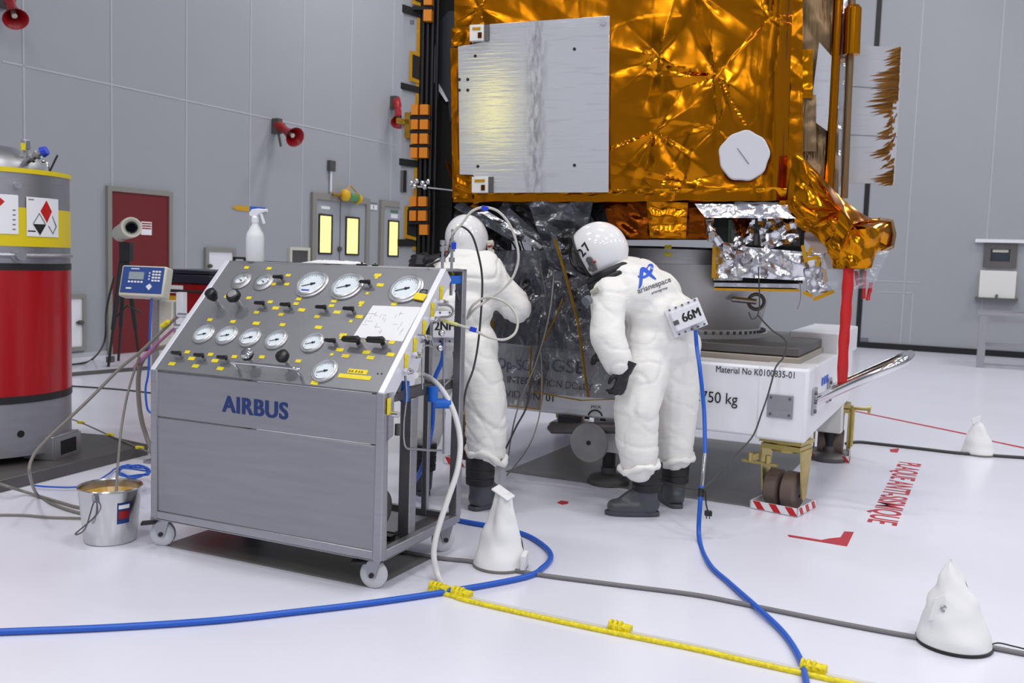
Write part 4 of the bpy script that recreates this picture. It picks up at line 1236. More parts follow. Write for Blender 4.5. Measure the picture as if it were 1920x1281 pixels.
# folded solar array on the left, seen edge-on
YA = -0.86
def sa(px, py, y=YA): return sp(px, py, y)
ar = MB()
a, b = sa(757, -60), sa(749, 470)
q4 = [sa(748, 500), sa(779, 500), sa(790, -60), sa(758, -60)]
ar.add(q4 + [p + V((0, 0.7, 0)) for p in q4], [(0, 1, 2, 3), (7, 6, 5, 4), (0, 4, 5, 1), (1, 5, 6, 2), (2, 6, 7, 3), (3, 7, 4, 0)])
arr = ar.build('solar_array', 'wall', sat)
def lx(px, py):  # lean of the stack in the picture
    return px - 0.02 * (py - 200)
def arr_box(name, x0, y0, x1, y1, mt, d0, d1, slant=0, parent=arr):
    v_ = [sa(lx(x0, y1), y1, YA), sa(lx(x1, y1), y1 + slant, YA), sa(lx(x1, y0), y0 + slant, YA), sa(lx(x0, y0), y0, YA)]
    vs = [p + V((0, d0, 0)) for p in v_] + [p + V((0, d1, 0)) for p in v_]
    return MB().add(vs, [(0, 1, 2, 3), (7, 6, 5, 4), (0, 4, 5, 1), (1, 5, 6, 2), (2, 6, 7, 3), (3, 7, 4, 0)]).build(name, mt, parent)
arr_box('edge_trim', 780, -60, 786, 470, 'kapton', -0.012, 0.02)
for y0, y1, s in ((9, 24, 11), (155, 167, 9), (297, 310, 5), (449, 462, 0)):
    arr_box('black_strap', 752, y0, 787, y1, 'black_matt', -0.016, -0.002, s)
for y0, y1, x0 in ((96, 152, 768), (386, 446, 764), (-30, 8, 770)):
    o = arr_box('recess_frame', x0, y0, 787, y1, 'kapton', -0.02, -0.004, 5)
    arr_box('recess', x0 + 6, y0 + 7, 787, y1 - 6, 'black_matt', -0.024, -0.018, 5, o)
for x, y in ((769, 41), (762, 252)):
    arr_box('vent_mark', x - 3, y - 3, x + 4, y + 4, 'ink_grey', -0.006, -0.001)
o = arr_box('grab_slot', 754, 320, 765, 360, 'steel_dark', -0.008, -0.001)
arr_box('slot_recess', 760, 320, 765, 360, 'black_matt', -0.011, -0.007, 0, o)
arr_box('yellow_patch', 762, 212, 775, 260, 'kapton_dark', -0.03, -0.004)
arr_box('yellow_patch', 746, 222, 770, 232, 'kapton_dark', -0.03, -0.008, 4)
for x in (791, 800, 809, 818):
    MB().cyl(sa(lx(x, -60), -60, YA - 0.02), sa(lx(x, 505), 505, YA - 0.02), 0.0135, n=10).build('cable_rod', 'black', arr)
arr_box('rear_black_panel', 784, -60, 846, 505, 'black_matt', 0.06, 0.6)  # matt black panel filling the gap behind the cable rods
for cols, y0, y1 in ((1, -12, 14), (1, 23, 44), (2, 199, 218), (2, 227, 245), (2, 253, 272), (2, 279, 298), (2, 370, 388), (2, 396, 415), (1, 422, 441)):
    for c_ in range(cols):
        x = 797 if cols == 1 else (778, 794)[c_]
        w_ = 15 if cols == 1 else (12, 15)[c_]
        arr_box('orange_clamp', x, y0, x + w_, y1, 'orange', -0.07, -0.01)
for y0, y1 in ((15, 22), (219, 226), (246, 252), (273, 278), (389, 395), (416, 421)):
    arr_box('black_band', 774, y0, 812, y1, 'black', -0.05, -0.005)
mb = MB()
for x, y in ((774, 344), (784, 340), (795, 344), (806, 341), (780, 350), (800, 351)):
    MB().ball(sa(lx(x, y), y, YA - 0.06), 0.018, (1, 0.8, 1.2), 10).build('hinge_bolt', 'steel_bright', arr)
MB().cyl(sa(770, 348, YA - 0.05), sa(856, 358, YA - 0.05), 0.007, n=8).build('hinge_rod', 'steel_bright', arr)
# dark curved reflector edge between array and body
dk = MB().prism([(p.x, p.z) for p in [sp(x, y, -0.8) for x, y in ((843, 22), (828, 40), (818, 80), (814, 140), (818, 160), (842, 194), (846, 228), (862, 228), (858, 22))]], 0, 0.02, Mx.Translation(V((0, -0.8, 0))) @ UPRIGHT).build('reflector', 'navy', sat)
MB().prism([(p.x, p.z) for p in [sp(x, y, -0.82) for x, y in ((821, 66), (816, 95), (813, 150), (822, 168), (838, 192), (842, 190), (830, 168), (817.5, 148), (818.5, 95))]], 0, 0.02, Mx.Translation(V((0, -0.82, 0))) @ UPRIGHT).build('reflector_rim', 'white', dk)
for k in range(3):
    MB().cyl(sp(836 + 3 * k, 302, -0.9), sp(848 + k, 336, -0.9), 0.005, n=6).build('copper_lead', 'foil_copper', sat)

# underside: dark blankets, boxes, copper flap
MB().box(XL + 0.1, XR - 0.3, -0.8, 0.7, -0.14, 0.04).build('lower_deck', 'foil_black', sat)
rd = random.Random(12)
for k, (x0, y0, x1, y1, y, mt) in enumerate(((850, 374, 960, 470, -0.75, 'foil_black'), (940, 372, 1080, 452, -0.85, 'foil_dark'), (1010, 374, 1150, 470, -0.7, 'foil_black'), (1120, 376, 1240, 450, -0.72, 'foil_black'), (1150, 380, 1335, 448, -0.90, 'foil_copper'), (1230, 378, 1345, 450, -0.66, 'foil_black'))):
    foil(MB(), spq(x0, y0, x1, y1, y, rd.uniform(-20, 20)), 34, 26, 0.05, 40 + k, 5, False).build('lower_blanket', mt, sat, sharp=22)
foil(MB(), [sp(1219, 446, -0.95), sp(1286, 448, -0.95), sp(1290, 380, -0.95), sp(1212, 378, -0.95)], 22, 22, 0.03, 51, 8).build('copper_flap', 'foil_gold', sat, sharp=22)
mb = MB()
for k in range(10):
    x = 870 + rd.uniform(0, 260); y = 440 + rd.uniform(0, 70)
    p = sp(x, y, rd.uniform(-0.6, -0.3))
    MB().box(p.x - 0.06, p.x + 0.06, p.y - 0.05, p.y + 0.05, p.z - 0.04, p.z + 0.05).build('equipment_box', 'black', sat, bevel=0.006)
for x0, y0, w_, h_ in ((985, 432, 50, 24), (905, 470, 44, 20), (960, 545, 120, 12)):
    p, q = sp(x0, y0, -0.62), sp(x0 + w_, y0 + h_, -0.62)
    MB().box(p.x, q.x, -0.62, -0.5, q.z, p.z).build('valve_block', 'kapton_dark' if h_ > 20 else 'beige_plate', sat, bevel=0.01)
for k in range(11):
    x = 905 + k * 17 + rd.uniform(-6, 6)
    pts = [sp(x, 410 + rd.uniform(0, 30), -0.7), sp(x + rd.uniform(-10, 50), 470, -0.75), sp(x + rd.uniform(0, 60), 520, -0.78), sp(x + rd.uniform(10, 60), 560 + rd.uniform(0, 50), -0.7)]
    MB().tube(spline(pts, 6), rd.uniform(0.004, 0.009), 6).build('harness', ('hose_dark', 'black', 'steel_dark')[k % 3], sat, sharp=60)

for k, (x0, y0, x1, y1, w_) in enumerate(((852, 378, 960, 440, 12), (880, 380, 1010, 462, 9), (930, 380, 1030, 470, 14), (960, 382, 1050, 440, 8), (1000, 384, 1040, 480, 10), (1060, 384, 1085, 440, 18), (1085, 384, 1110, 430, 12), (905, 440, 1000, 520, 7), (940, 470, 1030, 545, 6))):
    foil(MB(), [sp(x0, y0 + w_, -0.92), sp(x1, y1 + w_, -1.0), sp(x1 + w_, y1, -1.0), sp(x0 + w_, y0, -0.92)], 24, 5, 0.03, 140 + k, 9, False).build('draped_strip', ('foil_dark', 'foil_silver', 'foil_dark', 'foil_black')[k % 4], sat, sharp=22)
# open instrument in torn silver foil
ins = MB()
p, q = sp(1340, 398, -0.85), sp(1506, 532, -0.85)
ins.box(p.x, q.x, -0.8, -0.3, q.z, p.z)
ins = ins.build('instrument', 'black', sat)
p, q = sp(1366, 412, -0.86), sp(1500, 462, -0.86)
MB().box(p.x, q.x, -0.86, -0.82, q.z, p.z).build('instrument_face', 'board', ins)
mb = MB()
for k in range(12):
    x = 1372 + k * 10.5
    a, b = sp(x, 430 + 8 * sin(k * 2), -0.87), sp(x + 7, 460, -0.87)
    MB().box(a.x, b.x, -0.885, -0.86, b.z, a.z).build('connector', 'steel_dark', ins)
foil(MB(), [sp(1322, 408, -1.04), sp(1500, 410, -1.04), sp(1478, 384, -0.99), sp(1302, 382, -1.01)], 44, 14, 0.022, 61, 7).build('silver_lid', 'foil_silver', ins, sharp=22)
MB().tube([p_ + V((0, 0.015 * sin(i * 2.1), 0.012 * cos(i * 1.7))) for i, p_ in enumerate(spline([sp(1332, 396, -0.95), sp(1331, 425, -1.0), sp(1340, 448, -1.02), sp(1364, 468, -1.02), sp(1400, 482, -1.0)], 5))], [0.028 + 0.01 * sin(i * 2.3) for i in range(21)], 9).build('rolled_foil', 'foil_silver', ins, sharp=22)
foil(MB(), [sp(1372, 470, -0.95), sp(1385, 410, -0.9), sp(1416, 410, -0.9), sp(1412, 452, -0.93)], 14, 14, 0.03, 62, 9, False).build('torn_strip', 'foil_silver', ins, sharp=22)
foil(MB(), [sp(1428, 470, -0.95), sp(1420, 405, -0.9), sp(1490, 412, -0.9), sp(1500, 452, -0.96)], 24, 18, 0.045, 63, 8, False).build('torn_strip', 'foil_silver', ins, sharp=22)
foil(MB(), [sp(1408, 412, -0.92), sp(1370, 405, -0.9), sp(1384, 440, -0.92), sp(1396, 446, -0.93)], 8, 8, 0.02, 64, 9, False).build('torn_amber', 'foil_copper', ins, sharp=22)
foil(MB(), [sp(1380, 520, -0.97), sp(1540, 528, -1.0), sp(1545, 476, -1.0), sp(1392, 462, -0.95)], 44, 26, 0.05, 65, 7).build('front_foil', 'foil_silver', ins, sharp=22)
foil(MB(), [sp(1338, 526, -0.9), sp(1392, 526, -0.95), sp(1398, 460, -0.95), sp(1336, 452, -0.9)], 20, 22, 0.03, 66, 9).build('side_foil', 'foil_silver', ins, sharp=22)
p, q = sp(1336, 460, -0.93), sp(1341, 522, -0.93)
MB().box(p.x, q.x, -0.94, -0.9, q.z, p.z).build('amber_edge', 'kapton', ins)
p, q = sp(1339, 530, -0.98), sp(1498, 540, -0.98)
MB().box(p.x, q.x, -1.0, -0.45, q.z, p.z).build('tray', 'foil_silver', ins)
p, q = sp(1339, 540, -0.98), sp(1498, 547, -0.98)
MB().box(p.x, q.x, -1.003, -0.44, q.z, p.z).build('tray_tape', 'kapton', ins)
foil(MB(), [sp(1512, 552, -1.0), sp(1562, 548, -1.0), sp(1545, 500, -1.0), sp(1508, 505, -1.0)], 18, 18, 0.03, 67, 9).build('loose_flap', 'foil_silver', ins, sharp=22)
for pts in ([(1525, 562), (1564, 546)], [(1506, 548), (1524, 556)], [(1505, 460), (1512, 492)], [(1514, 486), (1536, 482)], [(1536, 483), (1532, 500)], [(1516, 478), (1522, 464)], [(1546, 505), (1548, 530)]):
    a, b = sp(*pts[0], -1.03), sp(*pts[1], -1.03)
    MB().bar(a, b, 0.022, 0.006, V((0, 1, 0))).build('amber_border', 'kapton', ins)
sub_tube('loose_lead', [_sm @ sp(x, y, -1.02) for x, y in ((1500, 530), (1501, 560), (1495, 580))], 0.003, 'hose_grey', sat)
sub_tube('loose_lead', [_sm @ sp(x, y, -1.02) for x, y in ((1422, 500), (1424, 560), (1421, 590), (1410, 598), (1404, 585))], 0.004, 'hose_dark', sat)

# gold foil hood over the right corner
out = [(1492, 288, -1.02), (1530, 320, -1.02), (1575, 368, -1.0), (1622, 404, -0.98), (1650, 410, -0.92), (1674, 416, -0.88), (1676, 440, -0.88), (1672, 462, -0.88), (1652, 470, -0.95), (1620, 474, -1.02), (1592, 500, -1.04), (1568, 488, -1.06), (1548, 462, -1.06), (1528, 440, -1.05), (1500, 428, -1.0), (1484, 400, -1.0), (1476, 380, -1.0), (1482, 330, -1.02)]
op = [sp(x, y, z) for x, y, z in out]
cS = sp(1598, 421, -1.16)
cT = sp(1552, 372, -1.14)
hp = crumple(77, 7)
NR_ = 22
loop = spline(op, 5, True)
n_ = len(loop)
vs, fs = [], []
for i in range(NR_ + 1):
    t = i / NR_
    for j, p in enumerate(loop):
        c = cS if p.x > sp(1560, 400, -1).x else cS * 0.5 + cT * 0.5
        k = 1 - t
        th = 2 * pi * j / n_
        pt = c * (1 - t) + p * t
        pt.y -= 0.035 * sin(pi * t) * (0.4 + tri(j / n_ * 7 + 0.2)) + 0.02 * hp(pt.x, pt.z) * sin(pi * min(1, t + 0.1))
        vs.append(pt)
for i in range(NR_):
    for j in range(n_):
        fs.append((i * n_ + j, i * n_ + (j + 1) % n_, (i + 1) * n_ + (j + 1) % n_, (i + 1) * n_ + j))
base = NR_ * n_
for s_, yb in ((1, -0.75), (2, -0.45)):
    k0 = len(vs)
    for j, p in enumerate(loop):
        vs.append(V((p.x - 0.02 * s_, yb, p.z + 0.015 * hp(p.x * 2 + s_, p.z * 2))))
    for j in range(n_):
        fs.append((base + j, base + (j + 1) % n_, k0 + (j + 1) % n_, k0 + j))
    base = k0
MB().add(vs, fs).build('foil_hood', 'foil_gold_bright', sat, sharp=24)
foil(MB(), [sp(1478, 392, -1.04), sp(1540, 455, -1.08), sp(1600, 420, -1.17), sp(1505, 300, -1.05)], 30, 30, 0.04, 79, 6).build('hood_fold', 'foil_gold', sat, sharp=22)
bq = [sp(1562, 503, -1.06), sp(1634, 503, -1.05), sp(1658, 428, -1.02), sp(1540, 436, -1.08)]
def barrel(u, v):
    p = bq[0] * (1 - u) * (1 - v) + bq[1] * u * (1 - v) + bq[2] * u * v + bq[3] * (1 - u) * v
    return p + V((0, -0.10 * sin(pi * u) * (0.6 + 0.4 * v) - 0.035 * hp(p.x * 1.3, p.z * 1.3), 0))
MB().grid(barrel, 34, 24).build('hood_barrel', 'foil_gold_bright', sat, sharp=22)
MB().tube([sp(x, y, z) for x, y, z in ((1648, 412, -0.93), (1672, 414, -0.9), (1677, 440, -0.9), (1673, 463, -0.9), (1655, 472, -0.94))], 0.012, 8).build('hood_lip', 'foil_brown', sat)
a = [sp(1550, 475, -1.04), sp(1630, 475, -1.04), sp(1626, 505, -1.04), sp(1560, 505, -1.04)]
MB().add(a + [p + V((0, 0.3, 0)) for p in a], [(0, 1, 2, 3), (7, 6, 5, 4), (0, 4, 5, 1), (1, 5, 6, 2), (2, 6, 7, 3), (3, 7, 4, 0)]).build('hood_throat', 'kapton', sat)
foil(MB(), [sp(1538, 545, -1.07), sp(1636, 540, -1.05), sp(1668, 470, -0.98), sp(1548, 472, -1.07)], 20, 14, 0.02, 81, 6, False).build('film_skirt', 'film', sat, sharp=40)

# protective film curtains hanging in front of the trolley
cur = thing('protective_curtain', 'smoky plastic film with amber taped edges hanging between the two people', 'protective sheet', tro.location + V((-1.6, 0.7, ZT)), TY)
_ci = mloc(cur).inverted()
def cu(px, py, y): return _ci @ at_depth(px, py, y)
smoke = mat('smoky_clear_film', rgb(84, 86, 96), 0.14, alpha=0.68, bump=(9, 0.7), vary=(4, 0.3), spec=0.9)
foil(MB(), [cu(906, 756, 6.05), cu(1014, 768, 5.95), cu(1062, 470, 6.0), cu(905, 470, 6.08)], 40, 70, 0.05, 91, 7, False).build('left_sheet', smoke, cur, sharp=30)
foil(MB(), [cu(1000, 738, 5.93), cu(1168, 750, 5.80), cu(1160, 480, 5.9), cu(1036, 440, 5.98)], 44, 70, 0.05, 92, 7, False).build('right_sheet', smoke, cur, sharp=30)
foil(MB(), [cu(1030, 500, 5.98), cu(1080, 520, 5.95), cu(1112, 380, 6.0), cu(990, 378, 6.08)], 34, 34, 0.09, 93, 8, False).build('upper_sheet', 'foil_dark', cur, sharp=22)
foil(MB(), [cu(1080, 600, 5.93), cu(1112, 600, 5.93), cu(1092, 420, 5.97), cu(1045, 440, 5.97)], 16, 40, 0.06, 95, 9, False).build('upper_sheet', 'foil_black', cur, sharp=22)
foil(MB(), [cu(912, 640, 6.09), cu(1100, 660, 6.0), cu(1100, 470, 6.1), cu(912, 470, 6.15)], 50, 50, 0.08, 94, 9, False).build('rear_sheet', 'foil_black', cur, sharp=22)
def tape(pts, y0, y1, w_):
    n_ = len(pts)
    mb = MB()
    P = [cu(x, y, y0 + (y1 - y0) * i / (n_ - 1) - 0.035) for i, (x, y) in enumerate(pts)]
    for a, b in zip(P[:-1], P[1:]): mb.bar(a, b, 0.004, w_, V((0, 1, 0)))
    mb.build('tape_edge', 'kapton' if w_ < 0.03 and len(pts) > 2 and pts[0][1] > 700 else 'kapton_dark', cur)
tape([(1040, 448), (1062, 520), (1085, 610), (1094, 680), (1103, 745)], 5.96, 5.83, 0.036)
tape([(1000, 735), (1050, 744), (1090, 751), (1166, 748)], 5.93, 5.78, 0.030)
tape([(908, 755), (960, 762), (1012, 768)], 6.04, 5.94, 0.0295)
tape([(1012, 768), (1016, 700)], 5.93, 5.95, 0.014)
tape([(996, 650), (993, 735)], 5.97, 5.95, 0.020)
tape([(1056, 560), (1040, 600), (1020, 640)], 5.93, 5.93, 0.020)
tape([(918, 590), (925, 612), (922, 628)], 6.03, 6.03, 0.03)

# red ribbon and red tags hanging from the hood
def flat_strip(name, pts, wd, mt, label, cat, group=None, tw=0.0):
    P = spline(pts, 6)
    o_ = P[0]
    vs, fs = [], []
    for i, p in enumerate(P):
        w2 = wd / 2 * (1 + 0.06 * sin(i * 1.3))
        d_ = SX * cos(tw * i / len(P)) + SY * sin(tw * i / len(P))
        vs += [p - o_ - d_ * w2, p - o_ + d_ * w2 + SY * 0.008 * sin(i * 0.9)]
    fs = [(2 * i, 2 * i + 1, 2 * i + 3, 2 * i + 2) for i in range(len(P) - 1)]
    o = MB().add(vs, fs).build(name, mt, solid=0.003, sharp=180)
    o.location = o_
    return tag(o, label, cat, group)
flat_strip('red_ribbon', [_sm @ sp(1592, 486, -1.09), _sm @ sp(1589, 540, -1.09), _sm @ sp(1585, 600, -1.09), _sm @ sp(1581, 660, -1.08), _sm @ sp(1579, 722, -1.06)], 0.062, 'red_strap', 'long red ribbon hanging from the gold hood down to the trolley', 'ribbon', None, 0.3)
for i, (x0, y0, x1, y1, l_) in enumerate(((1605, 508, 1609, 535, 'short red tag hanging closest to the long red ribbon'), (1621, 508, 1619, 560, 'long red tag hanging in the middle under the gold hood'), (1634, 530, 1627, 563, 'dark red tag hanging outermost under the gold hood'))):
    flat_strip('red_tag', [_sm @ sp(x0, y0, -1.0), _sm @ sp((x0 + x1) / 2, (y0 + y1) / 2, -1.0), _sm @ sp(x1, y1, -1.0)], 0.022, 'red_strap', l_, 'tag', 'red tags under the gold hood')
# ------------------------------------------------------------------ people in white suits
from mathutils.bvhtree import BVHTree
def evaluated(o):
    dg = bpy.context.evaluated_depsgraph_get()
    dg.update()
    me = bpy.data.meshes.new_from_object(o.evaluated_get(dg))
    old = o.data
    bpy.data.objects.remove(o)
    bpy.data.meshes.remove(old)
    return me
def fused(name, mb, voxel, smooth=4, fold=None):
    """grow one continuous surface from overlapping volumes"""
    o = mb.build('growing', 'suit', sharp=None)
    r = o.modifiers.new('r', 'REMESH'); r.mode = 'VOXEL'; r.voxel_size = voxel; r.use_smooth_shade = True
    s = o.modifiers.new('s', 'SMOOTH'); s.factor = 0.5; s.iterations = smooth
    me = evaluated(o)
    me.name = name
    if fold:
        nr = [v.normal.copy() for v in me.vertices]
        for v, n in zip(me.vertices, nr): v.co += n * fold(v.co)
    me.shade_smooth()
    return me
def capsule(mb, p0, p1, r0, r1, n=16):
    p0, p1 = V(p0), V(p1)
    d = (p1 - p0)
    k = 5
    pts, rr = [], []
    dn = d.normalized()
    for i in range(k): 
        a = pi / 2 * (1 - i / k)
        pts.append(p0 - dn * r0 * sin(a)); rr.append(max(r0 * cos(a), 0.002))
    for i in range(5):
        t = i / 4
        pts.append(p0 + d * t); rr.append(r0 + (r1 - r0) * t)
    for i in range(1, k + 1):
        a = pi / 2 * i / k
        pts.append(p1 + dn * r1 * sin(a)); rr.append(max(r1 * cos(a), 0.002))
    mb.tube(pts, rr, n)
def suit_fold(seed, amp=0.014, zs=10):
    off = V((seed * 7.3, seed * 3.1, seed))
    def f(p):
        q = p + off
        wv = noise.noise(q * 2.2)
        a = noise.noise(V((q.x * 2.2, q.y * 2.2, q.z * zs * 0.62 + wv * 2.5 + q.x * 2)))
        c = noise.noise(V((q.x * 5 - q.z * 4.5, q.y * 4, q.z * 5 + q.x * 4)) + V((9, 4, 2)))
        lo = noise.noise(q * 3.1)
        gr = max(0, 1 - abs(a) * 6.5) + 0.7 * max(0, 1 - abs(c) * 8)
        return amp * (0.9 * lo + 0.5 * a - 0.5 * gr)
    return f
def boot(parent, loc, rz, tilt=0.0, flex=0.0):
    """loc: heel centre on the floor; toes along local x"""
    mb = MB()
    capsule(mb, (-0.03, 0, 0.066), (0.02, 0, 0.06), 0.058, 0.058)
    for s in (-1, 1):
        capsule(mb, (-0.03, 0.016 * s, 0.05), (0.12, 0.022 * s, 0.052), 0.042, 0.046)
        capsule(mb, (0.12, 0.022 * s, 0.052), (0.178, 0.018 * s, 0.046), 0.046, 0.04)
    capsule(mb, (0.0, 0, 0.15), (0.12, 0, 0.07), 0.055, 0.046)
    capsule(mb, (-0.005, 0, 0.06), (-0.005 - flex, 0, 0.20), 0.064, 0.072)
    me = fused('boot', mb, 0.009, 6)
    M = Mx.Translation(V(loc)) @ Mx.Rotation(rz, 4, 'Z') @ Mx.Rotation(tilt, 4, 'Y')
    b = put('boot', me, 'rubber_grey', parent, M)
    pts = [(-0.075, -0.035), (-0.085, 0), (-0.075, 0.035), (0.0, 0.05), (0.1, 0.056), (0.18, 0.05), (0.225, 0.02), (0.228, -0.01), (0.19, -0.046), (0.1, -0.056), (0.0, -0.05)]
    sp_ = [(p.x, p.y) for p in spline([V((x, y, 0)) for x, y in pts], 5, True)]
    MB().prism(sp_, 0.001, 0.026).build('sole', 'rubber_grey', b, bevel=0.004)
    MB().lathe([(0.07, 0.145), (0.082, 0.15), (0.084, 0.185), (0.079, 0.19), (0.084, 0.2), (0.085, 0.235), (0.081, 0.24), (0.086, 0.25), (0.087, 0.31), (0.066, 0.312)], 28, Mx.Translation(V((-0.006 - flex, 0, 0)))).build('boot_cuff', 'rubber', b)
    return b
def glove(parent, wrist, to, back, curl=0.5, s=1.0, cuff=0.12):
    """gauntlet: wrist point, point the fingers head for, direction of the back of the hand"""
    z = (V(to) - V(wrist)).normalized()
    y = V(back) - z * V(back).dot(z); y.normalize()
    x = y.cross(z)
    M = Mx((x, y, z)).transposed().to_4x4(); M.translation = V(wrist)
    M = M @ Mx.Scale(s, 4)
    mb = MB()
    for q in (-0.026, -0.009, 0.009, 0.026):
        capsule(mb, (q * 0.8, 0, 0.02), (q, 0, 0.095), 0.017, 0.016, 12)
    capsule(mb, (0, 0, -0.02), (0, 0, 0.03), 0.034, 0.032)
    for i, (q, L) in enumerate(((-0.032, 0.062), (-0.011, 0.075), (0.011, 0.07), (0.031, 0.055))):
        a1, a2, a3 = curl * 0.5, curl * 1.2, curl * 1.7
        p = V((q, 0, 0.1)); sg = (L * 0.45, L * 0.32, L * 0.26)
        for a, l_, r_ in zip((a1, a2, a3), sg, (0.0115, 0.0108, 0.0098)):
            e = p + V((q * 0.12, -sin(a) * l_, cos(a) * l_))
            capsule(mb, p, e, r_, r_ * 0.95, 10)
            p = e
    p0 = V((-0.03, -0.006, 0.03)); p1 = V((-0.058, -0.022, 0.062)); p2 = V((-0.055, -0.034, 0.092))
    capsule(mb, p0, p1, 0.015, 0.013, 10); capsule(mb, p1, p2, 0.0125, 0.011, 10)
    me = fused('glove', mb, 0.0045, 2)
    g = put('glove', me, 'rubber', parent, M)
    if cuff: MB().lathe([(0.03, 0.03), (0.038, 0.012), (0.044, -0.02), (0.052, -cuff), (0.045, -cuff), (0.03, 0.0)], 24).build('gauntlet', 'rubber', g)
    return g
def helmet(parent, c, fwd, up, r=0.155, detail=True):
    x = V(fwd).normalized(); z = V(up); z = (z - x * z.dot(x)).normalized(); y = z.cross(x)
    M = Mx((x, y, z)).transposed().to_4x4(); M.translation = V(c)
    N = 72
    vs, fs = [], []
    def P(i, j):
        ph = pi * i / 48; th = 2 * pi * j / N
        p = V((sin(ph) * cos(th) * r * 1.1, sin(ph) * sin(th) * r * 0.90, cos(ph) * r * 1.04))
        if p.z < 0: p.x *= 1 + 0.10 * (-p.z / r); p.y *= 1 - 0.05 * (-p.z / r)
        if p.x > 0.085: p.x = 0.085 + (p.x - 0.085) * 0.0
        if p.z < -0.14: p.z = -0.14
        return p
    for i in range(49):
        for j in range(N): vs.append(P(i, j))
    for i in range(48):
        for j in range(N):
            q = (i * N + j, (i + 1) * N + j, (i + 1) * N + (j + 1) % N, i * N + (j + 1) % N)
            if all(vs[k].x >= 0.0849 for k in q): continue
            if all(vs[k].z <= -0.1399 for k in q): continue
            fs.append(q)
    h = MB().add(vs, fs).build('helmet', 'shell', parent, M, sharp=50, solid=0.005)
    MB().ball((0.012, 0, 0.0), r * 0.93, (1.12, 0.86, 0.98), 40).build('visor', 'visor', h)
    # rubber rim round the face opening
    rim = []
    for k in range(60):
        t = 2 * pi * k / 60
        rr = sqrt(max(0, 1 - (0.085 / (r * 1.1)) ** 2))
        zz = max(rr * r * 1.04 * sin(t), -0.14)
        rim.append((0.088, rr * r * 0.9 * cos(t), zz))
    MB().tube(rim, 0.008, 10, closed=True).build('face_rim', 'rubber', h, sharp=60)
    nk = [(0.0 + 0.118 * cos(t), 0.112 * sin(t), -0.142) for t in [2 * pi * k / 48 for k in range(48)]]
    MB().tube(nk, 0.022, 12, closed=True).tube([(q[0] * 1.06, q[1] * 1.06, q[2] - 0.03) for q in nk], 0.02, 12, closed=True).build('neck_ring', 'rubber', h, sharp=60)
    for s in (-1, 1):
        MB().box(0.018, 0.052, s * 0.135 - 0.012, s * 0.135 + 0.012, -0.105, -0.04).cyl((0.035, s * 0.12, -0.035), (0.035, s * 0.158, -0.035), 0.018, n=14).cyl((0.05, s * 0.13, -0.085), (0.05, s * 0.155, -0.085), 0.014, n=12).build('ear_fitting', 'offwhite' if not detail else 'steel_dark', h, bevel=0.004)
        MB().cyl((0.012, s * 0.13, -0.06), (0.012, s * 0.152, -0.06), 0.006, n=10).build('red_button', 'red', h)
    return h, M
def decal(name, me, M, body_me, dirv, mt, parent, off=0.004):
    """lay a flat print onto the cloth along a direction"""
    bm_ = bmesh.new(); bm_.from_mesh(me)
    bmesh.ops.triangulate(bm_, faces=bm_.faces)
    bmesh.ops.subdivide_edges(bm_, edges=[e for e in bm_.edges if e.calc_length() > 0.02], cuts=2)
    bm_.to_mesh(me); bm_.free()
    tree = BVHTree.FromPolygons([v.co for v in body_me.vertices], [p.vertices for p in body_me.polygons])
    d = V(dirv).normalized()
    for v in me.vertices:
        p = M @ v.co
        hit = tree.ray_cast(p - d * 0.6, d)
        v.co = (hit[0] - d * off) if hit[0] is not None else p
    return put(name, me, mt, parent)
def suit_box(parent, c, right, up, text, w=0.17, h=0.115, d=0.05):
    x = V(right).normalized(); z = V(up); z = (z - x * z.dot(x)).normalized(); y = z.cross(x)
    M = Mx((x, y, z)).transposed().to_4x4(); M.translation = V(c)
    b = MB().box(-w / 2, w / 2, -d / 2, d / 2, -h / 2, h / 2).build('air_box', 'white', parent, M, bevel=0.005)
    MB().box(-w / 2 - 0.015, w / 2 + 0.012, d / 2 - 0.012, d / 2, -h / 2 - 0.03, h / 2 + 0.022).build('box_flange', 'white', b, bevel=0.002)
    for k in range(5):
        x_ = -w / 2 + 0.012 + k * (w - 0.02) / 4
        for z_ in (-h / 2 - 0.02, h / 2 + 0.014):
            MB().cyl((x_, d / 2 - 0.012, z_), (x_, d / 2 - 0.018, z_), 0.006, n=8).build('flange_screw', 'steel_dark', b)
    put('lettering', fatten(text_mesh(text, 0.072, 0, 0.0006), 0.0028), 'ink', b, Mx.Translation(V((0.02, -d / 2 - 0.001, 0.0))) @ UPRIGHT @ Mx.Diagonal((0.86, 1, 1, 1)))
    MB().box(-w / 2 - 0.002, -w / 2 + 0.028, -d / 2 - 0.003, -d / 2 + 0.01, -0.02, 0.005).build('box_latch', 'steel_dark', b)
    MB().cyl((w * 0.1, 0, -h / 2), (w * 0.1, 0, -h / 2 - 0.03), 0.013, n=12).build('hose_spigot', 'steel', b)
    return b, M

AD = at_depth
